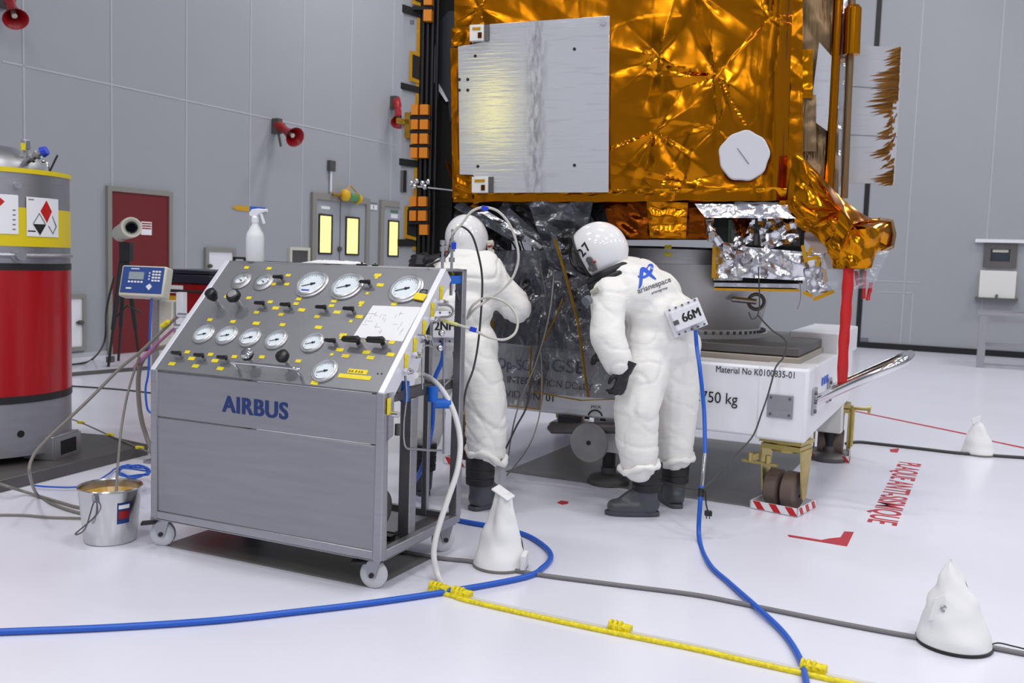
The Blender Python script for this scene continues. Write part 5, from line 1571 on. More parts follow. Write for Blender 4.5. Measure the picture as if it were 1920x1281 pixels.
# ---- the person on the right, bent to the left, seen from behind
P1 = thing('person', 'person in white suit bent to the left, number 27 helmet and blue logo on back', 'person', (AD(1225, 800, 5.4).x, 5.4, 0))
_p1 = mloc(P1).inverted()
def a1(px, py, y): return _p1 @ AD(px, py, y)
s = MB()
capsule(s, a1(1218, 660, 5.40), a1(1193, 765, 5.28), 0.158, 0.134)
capsule(s, a1(1193, 765, 5.28), a1(1197, 860, 5.27), 0.134, 0.108)
capsule(s, a1(1197, 862, 5.27), a1(1198, 872, 5.27), 0.108, 0.1)
capsule(s, a1(1262, 660, 5.50), a1(1270, 765, 5.53), 0.158, 0.132)
capsule(s, a1(1270, 765, 5.53), a1(1263, 848, 5.55), 0.132, 0.116)
capsule(s, a1(1220, 645, 5.42), a1(1258, 645, 5.48), 0.178, 0.175)
capsule(s, a1(1225, 590, 5.42), a1(1256, 600, 5.46), 0.165, 0.172)
capsule(s, a1(1188, 545, 5.40), a1(1226, 555, 5.50), 0.165, 0.165)
capsule(s, a1(1160, 522, 5.42), a1(1200, 525, 5.56), 0.135, 0.135)
capsule(s, a1(1157, 525, 5.48), a1(1162, 521, 5.48), 0.118, 0.112)
# near arm, then the far arm
capsule(s, a1(1142, 552, 5.30), a1(1139, 632, 5.20), 0.100, 0.094)
capsule(s, a1(1139, 632, 5.20), a1(1160, 682, 5.16), 0.094, 0.078)
capsule(s, a1(1196, 540, 5.64), a1(1166, 615, 5.74), 0.1, 0.09)
capsule(s, a1(1166, 615, 5.74), a1(1150, 650, 5.64), 0.09, 0.07)
suit1 = fused('suit', s, 0.0105, 7, suit_fold(1, 0.0145))
put('suit', suit1, 'suit', P1)
for (px, py, y, rx) in ((1198, 874, 5.27, 0.106), (1262, 860, 5.55, 0.116)):
    c = a1(px, py, y)
    cl_ = MB()
    cl_.tube([(c.x + rx * cos(t), c.y + rx * sin(t), c.z + 0.012 * sin(3 * t) + 0.02 * cos(t)) for t in [2 * pi * k / 32 for k in range(32)]], [0.016 + 0.005 * sin(k * 1.7) for k in range(32)], 10, closed=True)
    cl_.build('trouser_hem', 'suit', P1, sharp=180)
hb = on_floor(1208, 966)
boot(P1, _p1 @ V((hb.x, hb.y, 0)), R(180) + R(2))
hb = on_floor(1262, 948)
boot(P1, _p1 @ V((hb.x, hb.y, 0)), R(100))
glove(P1, a1(1172, 694, 5.14), a1(1160, 735, 5.12), V((0.55, -0.8, 0.0)), 0.9, 1.0, 0.05)
glove(P1, a1(1150, 652, 5.62), a1(1120, 665, 5.58), V((0, 0.2, 1)), 0.6, 1.0, 0.06)
fw_ = -CRX * 0.86 - CUP * 0.44 + V((0, 1, 0)) * 0.34
up_ = -CRX * 0.36 + CUP * 0.9
h1, HM = helmet(P1, a1(1121, 470, 5.44), fw_, up_, 0.158)
# number 27 on the side of the shell
me = text_mesh('27', 0.07, 0.0012, 0.0004, 1.2)
tx = V((0.45, -0.85, 0.3)).normalized()
side_c = _p1 @ AD(1095, 469, 5.2)
ang = R(50)
Xd = CRX * cos(ang) + CUP * sin(ang); Yd = -CRX * sin(ang) + CUP * cos(ang)
Md = Mx((Xd, Yd, Xd.cross(Yd))).transposed().to_4x4(); Md.translation = side_c
dg = bpy.context.evaluated_depsgraph_get(); dg.update()
hm_ = bpy.data.meshes.new_from_object(h1.evaluated_get(dg)); hm_.transform(HM)
o = decal('helmet_number', me, Md, hm_, AD(1095, 469, 5) - CPOS, 'ink', None, 0.004)
o.data.transform(HM.inverted()); o.parent = h1
bpy.data.meshes.remove(hm_)
# print on the back
ang = R(20)
Xd = CRX * cos(ang) + CUP * sin(ang); Yd = -CRX * sin(ang) + CUP * cos(ang)
def back_M(px, py):
    M = Mx((Xd, Yd, Xd.cross(Yd))).transposed().to_4x4(); M.translation = _p1 @ AD(px, py, 5.15)
    return M
view1 = AD(1225, 530, 5) - CPOS
decal('back_lettering', text_mesh('arianespace', 0.044, 0.0005, 0.0003, 0.98), back_M(1227, 535), suit1, view1, 'ink_grey', P1)
decal('back_lettering', text_mesh('arianegroup', 0.020, 0.0003, 0.0003), back_M(1237, 545), suit1, view1, 'ink_grey', P1)
lg = MB()
lg.tube(spline([(-0.062, -0.055, 0), (-0.045, -0.035, 0), (-0.02, 0.02, 0), (-0.005, 0.04, 0), (0.012, 0.02, 0), (0.03, -0.015, 0), (0.045, -0.04, 0)], 6), [0.004 + 0.008 * sin(pi * i / 36) for i in range(37)], 6)
lg.tube(spline([(-0.045, 0.012, 0), (-0.02, -0.004, 0), (0.015, 0.0, 0), (0.04, 0.02, 0), (0.05, 0.045, 0), (0.035, 0.05, 0), (0.015, 0.032, 0)], 6), [0.003 + 0.006 * sin(pi * i / 36) for i in range(37)], 6)
lm = lg.mesh('back_emblem')
lm.transform(Mx.Diagonal((1, 1, 0.1, 1)))
decal('back_emblem', lm, back_M(1211, 516), suit1, view1, 'blue_logo', P1)
bc = a1(1288, 594, 5.235)
bx1, BM1 = suit_box(P1, bc, CRX * cos(R(22)) + CUP * sin(R(22)), CUP * cos(R(22)) - CRX * sin(R(22)) , '66M', 0.172, 0.112, 0.06)
MB().cyl(a1(1104, 562, 5.22), a1(1098, 566, 5.2), 0.028, n=16).build('chest_valve', 'ink_grey', P1)
MB().cyl(a1(1110, 548, 5.26), a1(1125, 540, 5.2), 0.014, n=10).build('collar_buckle', 'offwhite', P1)
hose1_start = mloc(P1) @ BM1 @ V((0.017, 0, -0.085))

# ---- the person on the left, seen from behind, reaching in with the right arm
P2 = thing('person', 'person in white suit seen from behind, right of the console, reaching towards the satellite', 'person', (AD(880, 800, 5.45).x, 5.45, 0))
_p2 = mloc(P2).inverted()
def a2(px, py, y): return _p2 @ AD(px, py, y)
s = MB()
capsule(s, a2(884, 655, 5.50), a2(908, 760, 5.42), 0.150, 0.125)
capsule(s, a2(908, 760, 5.42), a2(912, 848, 5.36), 0.125, 0.105)
capsule(s, a2(915, 800, 5.40), a2(916, 838, 5.38), 0.118, 0.112)
capsule(s, a2(838, 655, 5.55), a2(806, 745, 5.66), 0.15, 0.115)
capsule(s, a2(806, 745, 5.66), a2(796, 822, 5.74), 0.115, 0.095)
capsule(s, a2(840, 645, 5.53), a2(884, 645, 5.52), 0.165, 0.165)
capsule(s, a2(842, 580, 5.52), a2(880, 580, 5.52), 0.155, 0.155)
capsule(s, a2(850, 530, 5.55), a2(900, 530, 5.55), 0.150, 0.150)
capsule(s, a2(858, 502, 5.60), a2(908, 507, 5.60), 0.115, 0.112)
capsule(s, a2(878, 508, 5.61), a2(880, 505, 5.63), 0.112, 0.108)
capsule(s, a2(915, 522, 5.58), a2(965, 577, 5.60), 0.112, 0.098)
capsule(s, a2(965, 577, 5.60), a2(968, 556, 5.80), 0.098, 0.072)
capsule(s, a2(850, 508, 5.58), a2(838, 498, 5.72), 0.105, 0.075)
capsule(s, a2(838, 498, 5.72), a2(822, 492, 5.80), 0.075, 0.036)
suit2 = fused('suit', s, 0.0105, 7, suit_fold(5, 0.017))
put('suit', suit2, 'suit', P2)
cl_ = MB()
c = a2(912, 852, 5.36)
cl_.tube([(c.x + 0.108 * cos(t), c.y + 0.108 * sin(t), c.z + 0.02 * sin(3 * t) - 0.03 * cos(t)) for t in [2 * pi * k / 32 for k in range(32)]], [0.018 + 0.006 * sin(k * 1.7) for k in range(32)], 10, closed=True)
cl_.build('trouser_hem', 'suit', P2, sharp=180)
hb = on_floor(902, 956)
boot(P2, _p2 @ V((hb.x + 0.0, hb.y + 0.03, 0)), R(48), 0, 0.012)
hb = on_floor(790, 925)
boot(P2, _p2 @ V((hb.x, hb.y, 0)), R(110))
glove(P2, a2(968, 552, 5.84), a2(975, 520, 5.98), V((-0.7, -0.7, 0.3)), 0.8, 1.05, 0.06)
glove(P2, a2(812, 490, 5.84), a2(778, 489, 5.86), V((0.0, -0.9, 0.45)), 0.7, 1.05, 0.05)
h2, _ = helmet(P2, a2(875, 448, 5.72), V((0.30, 0.93, -0.22)), CUP * 0.95 + V((0, 0.3, 0)), 0.142, detail=False)
bx2, BM2 = suit_box(P2, a2(824, 612, 5.30), CRX, CUP, '72NH', 0.24, 0.13, 0.06)
hose2_start = mloc(P2) @ BM2 @ V((0.02, 0, -0.09))

# ------------------------------------------------------------------ red drum on its dark weighing plate
tq = thing('red_tank', 'tall steel tank with red jacket, yellow bands and hazard labels', 'tank', (-3.42, 6.08, 0.0))
TR = 0.5
_qi = mloc(tq).inverted()
def tz(py, px=0): return (_qi @ AD(px, py, 5.62)).z
zl = [tz(y) for y in (310, 319, 386, 461, 494, 507, 749, 763, 880)]
ztop, zlip, zy1, zy0, zst, zr1, zr0, zb1, zbot = zl
zbot = 0.125
def ring(name, z0, z1, mt, r=TR, r2=None):
    return MB().lathe([(r - 0.02, z0), (r, z0), (r2 or r, z1), ((r2 or r) - 0.02, z1)], 96).build(name, mt, tq)
MB().lathe([(0, zbot), (TR, zbot), (TR, zb1), (TR - 0.01, zb1 + 0.005)], 96).build('base_ring', 'steel_h', tq)
ring('black_band', zb1, zr0, 'rubber', TR + 0.006)
ring('red_jacket', zr0, zr1, 'red_tank', TR + 0.004)
ring('black_band', zr1, zst, 'rubber', TR + 0.006)
ring('steel_shell', zst, zlip, 'steel', TR)
MB().tube([(TR * 1.012 * cos(t), TR * 1.012 * sin(t), zst + 0.05) for t in [2 * pi * k / 64 for k in range(64)]], 0.014, 8, closed=True).build('shell_bead', 'steel', tq)
ring('yellow_band', zy0, zy1, 'yellow_band', TR + 0.004)
ring('yellow_lip', zlip, ztop, 'yellow_band', TR + 0.008)
# domed lid inside the collar
MB().lathe([(0.36, zlip - 0.1), (0.36, zlip + 0.03), (0.345, zlip + 0.07), (0.30, zlip + 0.13), (0.2, zlip + 0.18), (0, zlip + 0.2)], 64).build('dome', 'steel', tq)
def tside(px, py, r):  # point on the drum's surface under a pixel
    d = ray(px, py)
    o = CPOS - tq.location
    A = d.x ** 2 + d.y ** 2; B = 2 * (o.x * d.x + o.y * d.y); C = o.x ** 2 + o.y ** 2 - r * r
    k = (-B - sqrt(max(0, B * B - 4 * A * C))) / (2 * A)
    p = o + d * k
    return atan2(p.y, p.x), p.z
def curved(name, a0, a1_, z0, z1, mt, parent, r):
    n = 14
    vs = []
    for i in range(n + 1):
        a = a0 + (a1_ - a0) * i / n
        for z, rr in ((z0, r), (z1, r), (z1, r - 0.002), (z0, r - 0.002)): vs.append((rr * cos(a), rr * sin(a), z))
    fs = [(i * 4 + k, (i + 1) * 4 + k, (i + 1) * 4 + (k + 1) % 4, i * 4 + (k + 1) % 4) for i in range(n) for k in range(4)]
    return MB().add(vs, fs).build(name, mt, parent)
aL, zlo = tside(49, 443, TR); aR, zhi = tside(107, 374, TR)
lb1 = curved('hazard_label', aL, aR, zlo, zhi, 'paper', tq, TR + 0.008)
bL, zlo2 = tside(-30, 437, TR); bR, zhi2 = tside(33, 366, TR)
lb2 = curved('hazard_label', bL, bR, zlo2, zhi2, 'paper', tq, TR + 0.008)
def on_drum(pix, mt, name, parent, r=TR + 0.0095):
    vs = []
    for px, py in pix:
        a, z = tside(px, py, TR)
        vs.append((r * cos(a), r * sin(a), z))
    vs2 = [(x * 0.998, y * 0.998, z) for x, y, z in vs]
    n = len(vs)
    return MB().add(vs + vs2, [tuple(range(n)), tuple(range(2 * n - 1, n - 1, -1))] + [(i, (i + 1) % n, n + (i + 1) % n, n + i) for i in range(n)]).build(name, mt, parent)
on_drum([(85, 376), (95, 397), (86, 418), (74, 396)], 'red_strap', 'red_diamond', lb1)
on_drum([(60, 420), (84, 421), (73, 441)], 'ink', 'black_half_diamond', lb1, TR + 0.0115)
on_drum([(72, 399), (84, 420), (82, 420), (72, 402), (62, 419), (60, 419)], 'ink_grey', 'diamond_outline', lb1)
on_drum([(96, 404), (104, 425), (97, 440), (88, 424), (90, 424), (97, 437), (102, 425), (96, 408)], 'ink_grey', 'diamond_outline', lb1)
on_drum([(51, 432), (65, 432.6), (65, 435), (51, 434.4)], 'ink', 'label_print', lb1)
on_drum([(52, 373), (62, 373.5), (62, 375.5), (52, 375)], 'ink_grey', 'label_print', lb1)
on_drum([(0, 371), (8, 378), (0, 386), (-6, 378)], 'red_strap', 'red_diamond', lb2)
for k in range(5):
    on_drum([(-10, 392 + k * 9), (28, 393 + k * 9), (28, 395.5 + k * 9), (-10, 394.5 + k * 9)], 'ink_grey', 'label_print', lb2)
a, z = tside(31, 347, TR)
MB().cyl((TR * cos(a), TR * sin(a), z), ((TR + 0.03) * cos(a), (TR + 0.03) * sin(a), z), 0.022, n=16).build('boss', 'steel_bright', tq)
a, z = tside(34, 479, TR)
MB().cyl((TR * cos(a), TR * sin(a), z), ((TR + 0.05) * cos(a), (TR + 0.05) * sin(a), z), 0.03, n=16).cyl((TR * cos(a), TR * sin(a), z), ((TR + 0.015) * cos(a), (TR + 0.015) * sin(a), z), 0.045, n=20).build('port_plug', 'steel', tq)
a, z = tside(39, 814, TR)
MB().cyl(((TR - 0.01) * cos(a), (TR - 0.01) * sin(a), z), ((TR + 0.003) * cos(a), (TR + 0.003) * sin(a), z), 0.022, n=16).build('base_hole', 'black_matt', tq)
def tv(px, py, y=6.0): return _qi @ AD(px, py, y)
MB().cyl(tv(48, 306), tv(48, 262), 0.014, n=10).box(tv(43, 270).x, tv(53, 262).x, tv(43, 270).y - 0.03, tv(43, 270).y + 0.03, tv(43, 280).z, tv(43, 262).z).build('relief_valve', 'steel', tq, bevel=0.005)
p = tv(49, 274)
MB().box(p.x - 0.012, p.x + 0.014, p.y - 0.04, p.y - 0.03, p.z - 0.03, p.z + 0.015).build('valve_tag', 'yellow_tape', tq)
MB().cyl(tv(50, 303), tv(78, 285), 0.018, n=12).cyl(tv(58, 299), tv(62, 296), 0.028, n=8).cyl(tv(68, 292), tv(72, 289), 0.03, n=8).build('outlet_valve', 'steel', tq)
MB().cyl(tv(79, 286), tv(88, 282), 0.034, 0.028, n=16).build('valve_wheel', 'blue_tag', tq)
MB().tube(spline([tv(77, 305), tv(79, 303), tv(86, 304), tv(90, 312), tv(91, 322)], 5), 0.008, 8).build('vent_tube', 'steel_bright', tq)
MB().cyl(tv(93, 322), tv(108, 291), 0.006, n=6).build('dip_rod', 'rubber', tq)

pa, pb, pc = on_floor(-60, 940, 0.0), on_floor(278, 853, 0.0), None
wd = (pb - pa).normalized(); wn = V((-wd.y, wd.x, 0))
we = thing('weighing_plate', 'dark grey steel weighing plate on the floor under the red tank', 'weighing platform', pa, atan2(wd.y, wd.x))
Lw = (pb - pa).length
MB().prism([(0, 0), (Lw, 0), (Lw + 0.12, 0.5), (Lw - 0.05, 1.6), (0, 1.6)], 0.0, 0.075).build('platform', 'steel_dark', we, bevel=0.006)
fk_p = mloc(we).inverted() @ on_floor(112, 862, 0.08)
fk_q = mloc(we).inverted() @ on_floor(182, 850, 0.08)
cr_ = thing('fork_channel', 'grey steel fork channel jutting out at the foot of the red tank', 'fork channel', on_floor(107, 863, 0.076), atan2(wd.y, wd.x) + R(14))
for x in (0,):
    MB().box(-0.02, 0.27, 0.0, 0.012, 0, 0.14).build('front_wall', 'steel', cr_)
    MB().box(0.045, 0.21, -0.004, 0.0, 0.025, 0.115).build('fork_opening', 'black_matt', cr_)
    MB().box(-0.02, 0.27, 0.012, 0.22, 0.0, 0.15).build('channel_body', 'steel', cr_, bevel=0.004)

# ------------------------------------------------------------------ pail of amber liquid
p = on_floor(207, 1012)
bk = thing('steel_pail', 'polished steel pail with a small coloured label, left of the console', 'pail', (p.x, p.y, 0), R(-30))
MB().lathe([(0, 0.002), (0.118, 0.002), (0.122, 0.008), (0.147, 0.265), (0.153, 0.272), (0.149, 0.277), (0.143, 0.27), (0.119, 0.012), (0, 0.012)], 64).build('pail_body', 'steel_pail', bk)
MB().lathe([(0, 0.235), (0.139, 0.235)], 48).build('liquid', 'amber', bk)
cR = V((0.0, 0, 0))
def pail_pt(px, py):
    q = mloc(bk).inverted() @ at_depth(px, py, p.y - 0.13)
    return q
q = pail_pt(183, 931)
a_ = atan2(q.y, q.x)
rim_ = 0.148
l_, r_ = V((rim_ * cos(a_), rim_ * sin(a_), 0.245)), V((-rim_ * cos(a_), -rim_ * sin(a_), 0.245))
g_ = V((cos(a_ - 0.35), sin(a_ - 0.35), 0))
MB().tube(spline([l_, l_ + g_ * 0.02 + V((0, 0, -0.03)), V((cos(a_ - 0.25), sin(a_ - 0.25), 0)) * 0.175 + V((0, 0, 0.10)), V((cos(a_ - 0.5), sin(a_ - 0.5), 0)) * 0.19 + V((0, 0, 0.075)), V((cos(a_ + 0.05), sin(a_ + 0.05), 0)) * 0.165 + V((0, 0, 0.17)), l_ + V((0.005, 0, -0.01))], 6), 0.0035, 8).build('bail_handle', 'steel_dark', bk)
MB().box(l_.x - 0.012, l_.x + 0.012, l_.y - 0.012, l_.y + 0.012, 0.23, 0.262).build('handle_ear', 'steel', bk)
q = pail_pt(245, 955); a_ = atan2(q.y, q.x)
def pail_patch(name, a0, a1_, z0, z1, mt, parent=bk, off=0.0015):
    vs = []
    for i in range(9):
        a = a0 + (a1_ - a0) * i / 8
        for z in (z0, z1):
            r = 0.122 + (z - 0.008) / 0.257 * 0.025 + off
            vs.append((r * cos(a), r * sin(a), z))
    return MB().add(vs, [(2 * i, 2 * i + 2, 2 * i + 3, 2 * i + 1) for i in range(8)]).build(name, mt, parent)
lbp = pail_patch('pail_label', a_ - 0.24, a_ + 0.22, 0.11, 0.215, 'blue_ink')
pail_patch('label_panel', a_ - 0.2, a_ + 0.18, 0.135, 0.175, 'red', lbp, 0.003)
pail_patch('label_panel', a_ - 0.2, a_ + 0.18, 0.185, 0.205, 'white', lbp, 0.003)

# ------------------------------------------------------------------ weighing terminal, tool trolley, tripod camera
st_ = AD(290, 640, 6.25)
tm_ = thing('weighing_terminal', 'weighing terminal with blue keypad face on a grey stand', 'terminal', (st_.x, st_.y, 0.0), R(-12))
zc = AD(283, 530, 6.2).z
Mt = Mx.Translation(V((-0.03, -0.06, zc))) @ Mx.Rotation(R(-14), 4, 'X')
bd = MB().box(-0.165, 0.165, -0.035, 0.05, -0.105, 0.105).build('terminal_case', 'offwhite', tm_, Mt, bevel=0.012)
MB().box(-0.15, 0.15, -0.038, -0.034, -0.08, 0.095).build('keypad_face', 'blue_face', bd)
MB().box(-0.10, 0.01, -0.042, -0.037, 0.01, 0.06).build('display', 'screen', bd)
keys = [(-0.10 + k * 0.023, -0.085 + k * 0.023, -0.012, 0.0) for k in range(5)]
keys += [(0.07 + a * 0.022, 0.086 + a * 0.022, 0.06 - b * 0.02, 0.072 - b * 0.02) for a in range(3) for b in range(4)]
keys += [(0.045, 0.055, 0.05 - k * 0.02, 0.06 - k * 0.02) for k in range(3)]
for x0, x1, z0, z1 in keys: MB().box(x0, x1, -0.042, -0.037, z0, z1).build('keypad_button', 'white', bd)
MB().prism([(0.035, -0.035), (0.06, -0.015), (0.08, -0.035), (0.06, -0.06)], 0.037, 0.042, UPRIGHT).build('arrow_button', 'white', bd)
MB().box(-0.09, -0.03, -0.040, -0.037, 0.078, 0.084).box(-0.11, -0.07, -0.040, -0.037, -0.055, -0.045).build('keypad_print', 'paper', bd)
MB().box(-0.02, 0.02, 0.0, 0.04, 0.02, zc - 0.1).build('post', 'steel', tm_)
MB().box(-0.05, 0.12, 0.02, 0.14, 0.62, zc - 0.12).build('junction_box', 'offwhite', tm_, bevel=0.01)
MB().box(0.14, 0.19, 0.03, 0.08, 0.02, zc - 0.06).build('post', 'white', tm_)
MB().box(-0.06, 0.23, -0.04, 0.16, 0.0, 0.02).build('foot_plate', 'steel', tm_)

rb = AD(372, 600, 7.3)
tb = thing('tool_cabinet', 'red tool cabinet with dark blue top behind the console', 'cabinet', (rb.x, rb.y, 0), R(-20))
zt = AD(372, 506, 7.25).z
MB().box(-0.19, 0.26, -0.2, 0.25, 0.08, zt - 0.10).build('cabinet_body', 'red', tb, bevel=0.008)
dk_ = mat('dark_blue_top', rgb(22, 28, 44), 0.4)
MB().box(-0.21, 0.28, -0.22, 0.27, zt - 0.10, zt - 0.035).box(-0.21, 0.28, -0.22, 0.27, zt - 0.03, zt).build('top_tray', dk_, tb, bevel=0.006)
MB().box(-0.10, 0.02, -0.205, -0.2, zt - 0.18, zt - 0.12).build('white_label', 'paper', tb)
MB().box(-0.15, -0.02, -0.206, -0.2, zt - 0.28, zt - 0.20).build('yellow_label', 'yellow_lamp', tb)
MB().cyl((-0.17, -0.24, zt - 0.16), (0.24, -0.24, zt - 0.16), 0.012, n=10).cyl((-0.15, -0.2, zt - 0.16), (-0.15, -0.25, zt - 0.16), 0.014, n=8).build('drawer_handle', 'rubber', tb)
for k in range(3): MB().box(-0.18, 0.25, -0.207, -0.198, 0.15 + 0.2 * k, 0.32 + 0.2 * k).build('drawer', 'red', tb, bevel=0.004)
for x in (-0.15, 0.22):
    for y in (-0.15, 0.2): MB().lathe([(0, -0.015), (0.04, -0.015), (0.04, 0.015), (0, 0.015)], 16, Mx.Translation(V((x, y, 0.04))) @ Mx.Rotation(R(90), 4, 'Y')).build('castor', 'rubber', tb)
MB().tube([(0.18, 0.2, zt), (0.18, 0.2, zt + 0.1), (0.28, 0.2, zt + 0.1), (0.28, 0.2, zt)], 0.012, 8).build('push_handle', 'rubber', tb)

YT = 11.3
hc_ = AD(236, 431, YT)
ft = on_floor(222, 678)
tr = thing('tripod_camera', 'beige cylindrical camera on a black tripod in front of the red door', 'camera', (hc_.x, YT, 0))
_ri = mloc(tr).inverted()
def tp(px, py, y=YT): return _ri @ AD(px, py, y)
d_ = (tp(247, 426, YT - 0.3) - tp(226, 438, YT + 0.12)).normalized()
c0 = tp(226, 438, YT + 0.12)
Mc = Mx.Translation(c0) @ d_.to_track_quat('Z', 'Y').to_matrix().to_4x4()
Lc = (tp(247, 426, YT - 0.3) - c0).length
MB().lathe([(0, -0.05), (0.08, -0.05), (0.095, -0.02), (0.105, Lc * 0.7), (0.118, Lc * 0.8), (0.118, Lc), (0.10, Lc), (0.075, Lc - 0.02), (0, Lc - 0.02)], 36, Mc).build('camera_housing', 'offwhite', tr)
MB().lathe([(0, Lc - 0.015), (0.07, Lc - 0.015), (0.068, Lc + 0.004), (0.05, Lc - 0.01), (0, Lc - 0.012)], 28, Mc).build('lens', 'visor', tr)
MB().box(-0.06, 0.07, -0.06, 0.06, tp(236, 490).z, tp(236, 454).z).cyl(tp(232, 488), tp(232, 520), 0.04, n=10).build('tripod_head', 'rubber', tr, bevel=0.008)
for (px, py, y, qx, qy, qy_) in ((228, 490, YT, 203, 688, None), (238, 490, YT, 262, 681, None), (234, 490, YT + 0.05, 222, 676, None)):
    a = tp(px, py, y)
    b = _ri @ on_floor(qx, qy, 0.012)
    m_ = a * 0.35 + b * 0.65
    MB().cyl(a, m_, 0.034, 0.026, n=10).cyl(m_, b, 0.017, n=8).build('leg', 'rubber', tr)
MB().tube([tp(214, 600), tp(238, 573), tp(268, 588)], 0.012, 8).build('pan_handle', 'rubber', tr)
MB().box(tp(202, 660).x, tp(212, 660).x, -0.05, 0.05, 0.05, 0.12).build('leg_clamp', 'steel_dark', tr)

# grey floor duct by the tripod
o = MB().bar((0, 0, 0.012), on_floor(318, 689) - on_floor(108, 706) + V((0, 0, 0.012)), 0.16, 0.024).build('cable_duct', 'steel_dark')
o.location = on_floor(108, 706)
tag(o, 'low dark grey duct strip on the floor below the tripod', 'cable duct')

# ------------------------------------------------------------------ weighted white bags
def bag(label, foot, apex, rx, h, rz, kind):
    f_ = on_floor(*foot)
    t = thing('weighted_bag', label, 'bag', f_, rz, 'white weighted cloth bags on the floor')
    hp = crumple(hash(kind) % 100 if False else {'flap': 3, 'point': 14, 'far': 23}[kind], 3.2)
    ap = mloc(t).inverted() @ at_depth(apex[0], apex[1], f_.y)
    nu, nv = 64, 30
    def fn(u, v):
        th = 2 * pi * u
        k = v
        if kind == 'flap':
            wid = rx * ((1 - k) ** 1.15 * 0.78 + 0.235)
            sq = 1 - 0.45 * k
            e = 1 + 0.16 * k * cos(4 * th)
        else:
            wid = rx * (1 - k) ** 0.78 * (1 + 0.12 * sin(pi * k))
            sq = 1 - 0.15 * k
            e = 1 + 0.07 * k * cos(2 * th)
        r = wid * e
        base = min(1, k * 12)
        x = r * cos(th) + ap.x * k ** 1.3
        y = r * sq * sin(th) + ap.y * k
        z = 0.006 + h * k
        n = 0.012 * hp(u * 1.2, v * 0.8) * base
        return V((x + n * cos(th), y + n * sin(th), z))
    MB().grid(fn, nu, nv).build('bag_cloth', 'bag', t, sharp=28)
    MB().lathe([(0, 0.003), (rx * 1.02, 0.003), (rx * 1.02, 0.014), (0, 0.014)], 48).build('base_seam', 'rubber' if kind == 'point' else 'hose_grey', t)
    return t, ap
b1, ap = bag('white weighted bag with a square folded top, beside the person by the console', (938, 1060), (942, 925), 0.130, 0.345, R(-10), 'flap')
MB().box(-0.05, 0.05, -0.035, 0.04, 0, 0.012, Mx.Translation(V((ap.x, ap.y, 0.345))) @ Mx.Rotation(R(14), 4, 'X') @ Mx.Rotation(R(24), 4, 'Y') @ Mx.Rotation(R(-20), 4, 'Z')).build('folded_top', 'bag', b1, bevel=0.006)
MB().box(-0.012, 0.012, -0.09, 0.0, 0.02, 0.09, Mx.Translation(V((0.125, -0.02, 0)))).build('side_tab', 'bag', b1, bevel=0.004)
b2, ap = bag('large pointed white weighted bag on the floor cable, nearest to the camera', (1788, 1208), (1781, 1066), 0.138, 0.335, R(10), 'point')
MB().prism([(-0.03, 0), (0.03, 0.02), (0.02, 0.11), (-0.012, 0.09)], -0.004, 0.004, Mx.Translation(V((-0.105, -0.035, 0.11))) @ Mx.Rotation(R(-30), 4, 'Z') @ UPRIGHT).build('side_flap', 'bag', b2)
MB().tube([(-0.09 + 0.010 * cos(t), -0.05, 0.165 + 0.010 * sin(t)) for t in [2 * pi * k / 16 for k in range(16)]], 0.004, 8, closed=True).build('metal_ring', 'steel', b2)
b3, ap = bag('small pointed white weighted bag far back on the dark floor cable', (1834, 852), (1832, 788), 0.125, 0.30, R(0), 'far')
MB().prism([(-0.06, -0.01), (0.0, 0.02), (0.0, 0.06), (-0.07, 0.03)], -0.006, 0.006, Mx.Translation(V((-0.02, -0.03, 0.26))) @ UPRIGHT).build('side_flap', 'bag', b3)

# ------------------------------------------------------------------ hoses and cables
def fl(pts, z): return [on_floor(x, y, z) for x, y in pts]
# blue air hose of the left person, looping over the floor
bl = [hose2_start, hose2_start + V((0, -0.03, -0.1)), AD(813, 720, 5.25), AD(810, 800, 5.25), AD(790, 880, 5.2)] + fl([(762, 925), (762, 946), (800, 962), (870, 978), (925, 988), (985, 1003), (1022, 1026), (1033, 1045), (1018, 1064), (985, 1082), (860, 1106), (700, 1130), (550, 1148), (400, 1164), (200, 1177), (0, 1185), (-90, 1188)], 0.014)
hose('air_hose', bl, 0.013, 'blue', 'blue air hose from the left person, looping round the square-topped bag to the left', group=None)
up_p = [hose1_start, hose1_start + V((0.012, -0.004, -0.1)), AD(1312, 690, 5.15), AD(1320, 770, 5.1), AD(1322, 850, 5.0)]
lo_p = [AD(1316, 912, 4.95), AD(1313, 940, 4.92), on_floor(1311, 1010, 0.013) , on_floor(1330, 1058, 0.013), on_floor(1368, 1094, 0.013), on_floor(1420, 1140, 0.02), on_floor(1468, 1186, 0.013), on_floor(1500, 1236, 0.013), on_floor(1513, 1290, 0.013), on_floor(1512, 1330, 0.013)]
hose('air_hose', up_p, 0.0115, 'blue', 'upper blue air hose hanging from the 66 M box')
o = hose('hose_coupling', [up_p[-1], AD(1320, 870, 4.98), AD(1318, 892, 4.96), lo_p[0]], 0.0095, 'steel_bright', 'steel coupling joining the two blue hoses by the right person', 'coupling')
hose('air_hose', lo_p, 0.0125, 'blue', 'lower blue air hose curving over the floor to the picture bottom')
hose('cable_tie_wrap', [AD(1315, 916, 4.945), AD(1314, 932, 4.93)], 0.017, 'rubber', 'black wrap round the blue hose under its steel coupling', 'hose wrap', seg=2)
hose('power_cord', [AD(1312, 916, 4.93), AD(1322, 922, 4.92), AD(1324, 945, 4.91), AD(1328, 962, 4.90)], 0.004, 'rubber', 'short black cord with plug hanging by the blue hose', 'cord')
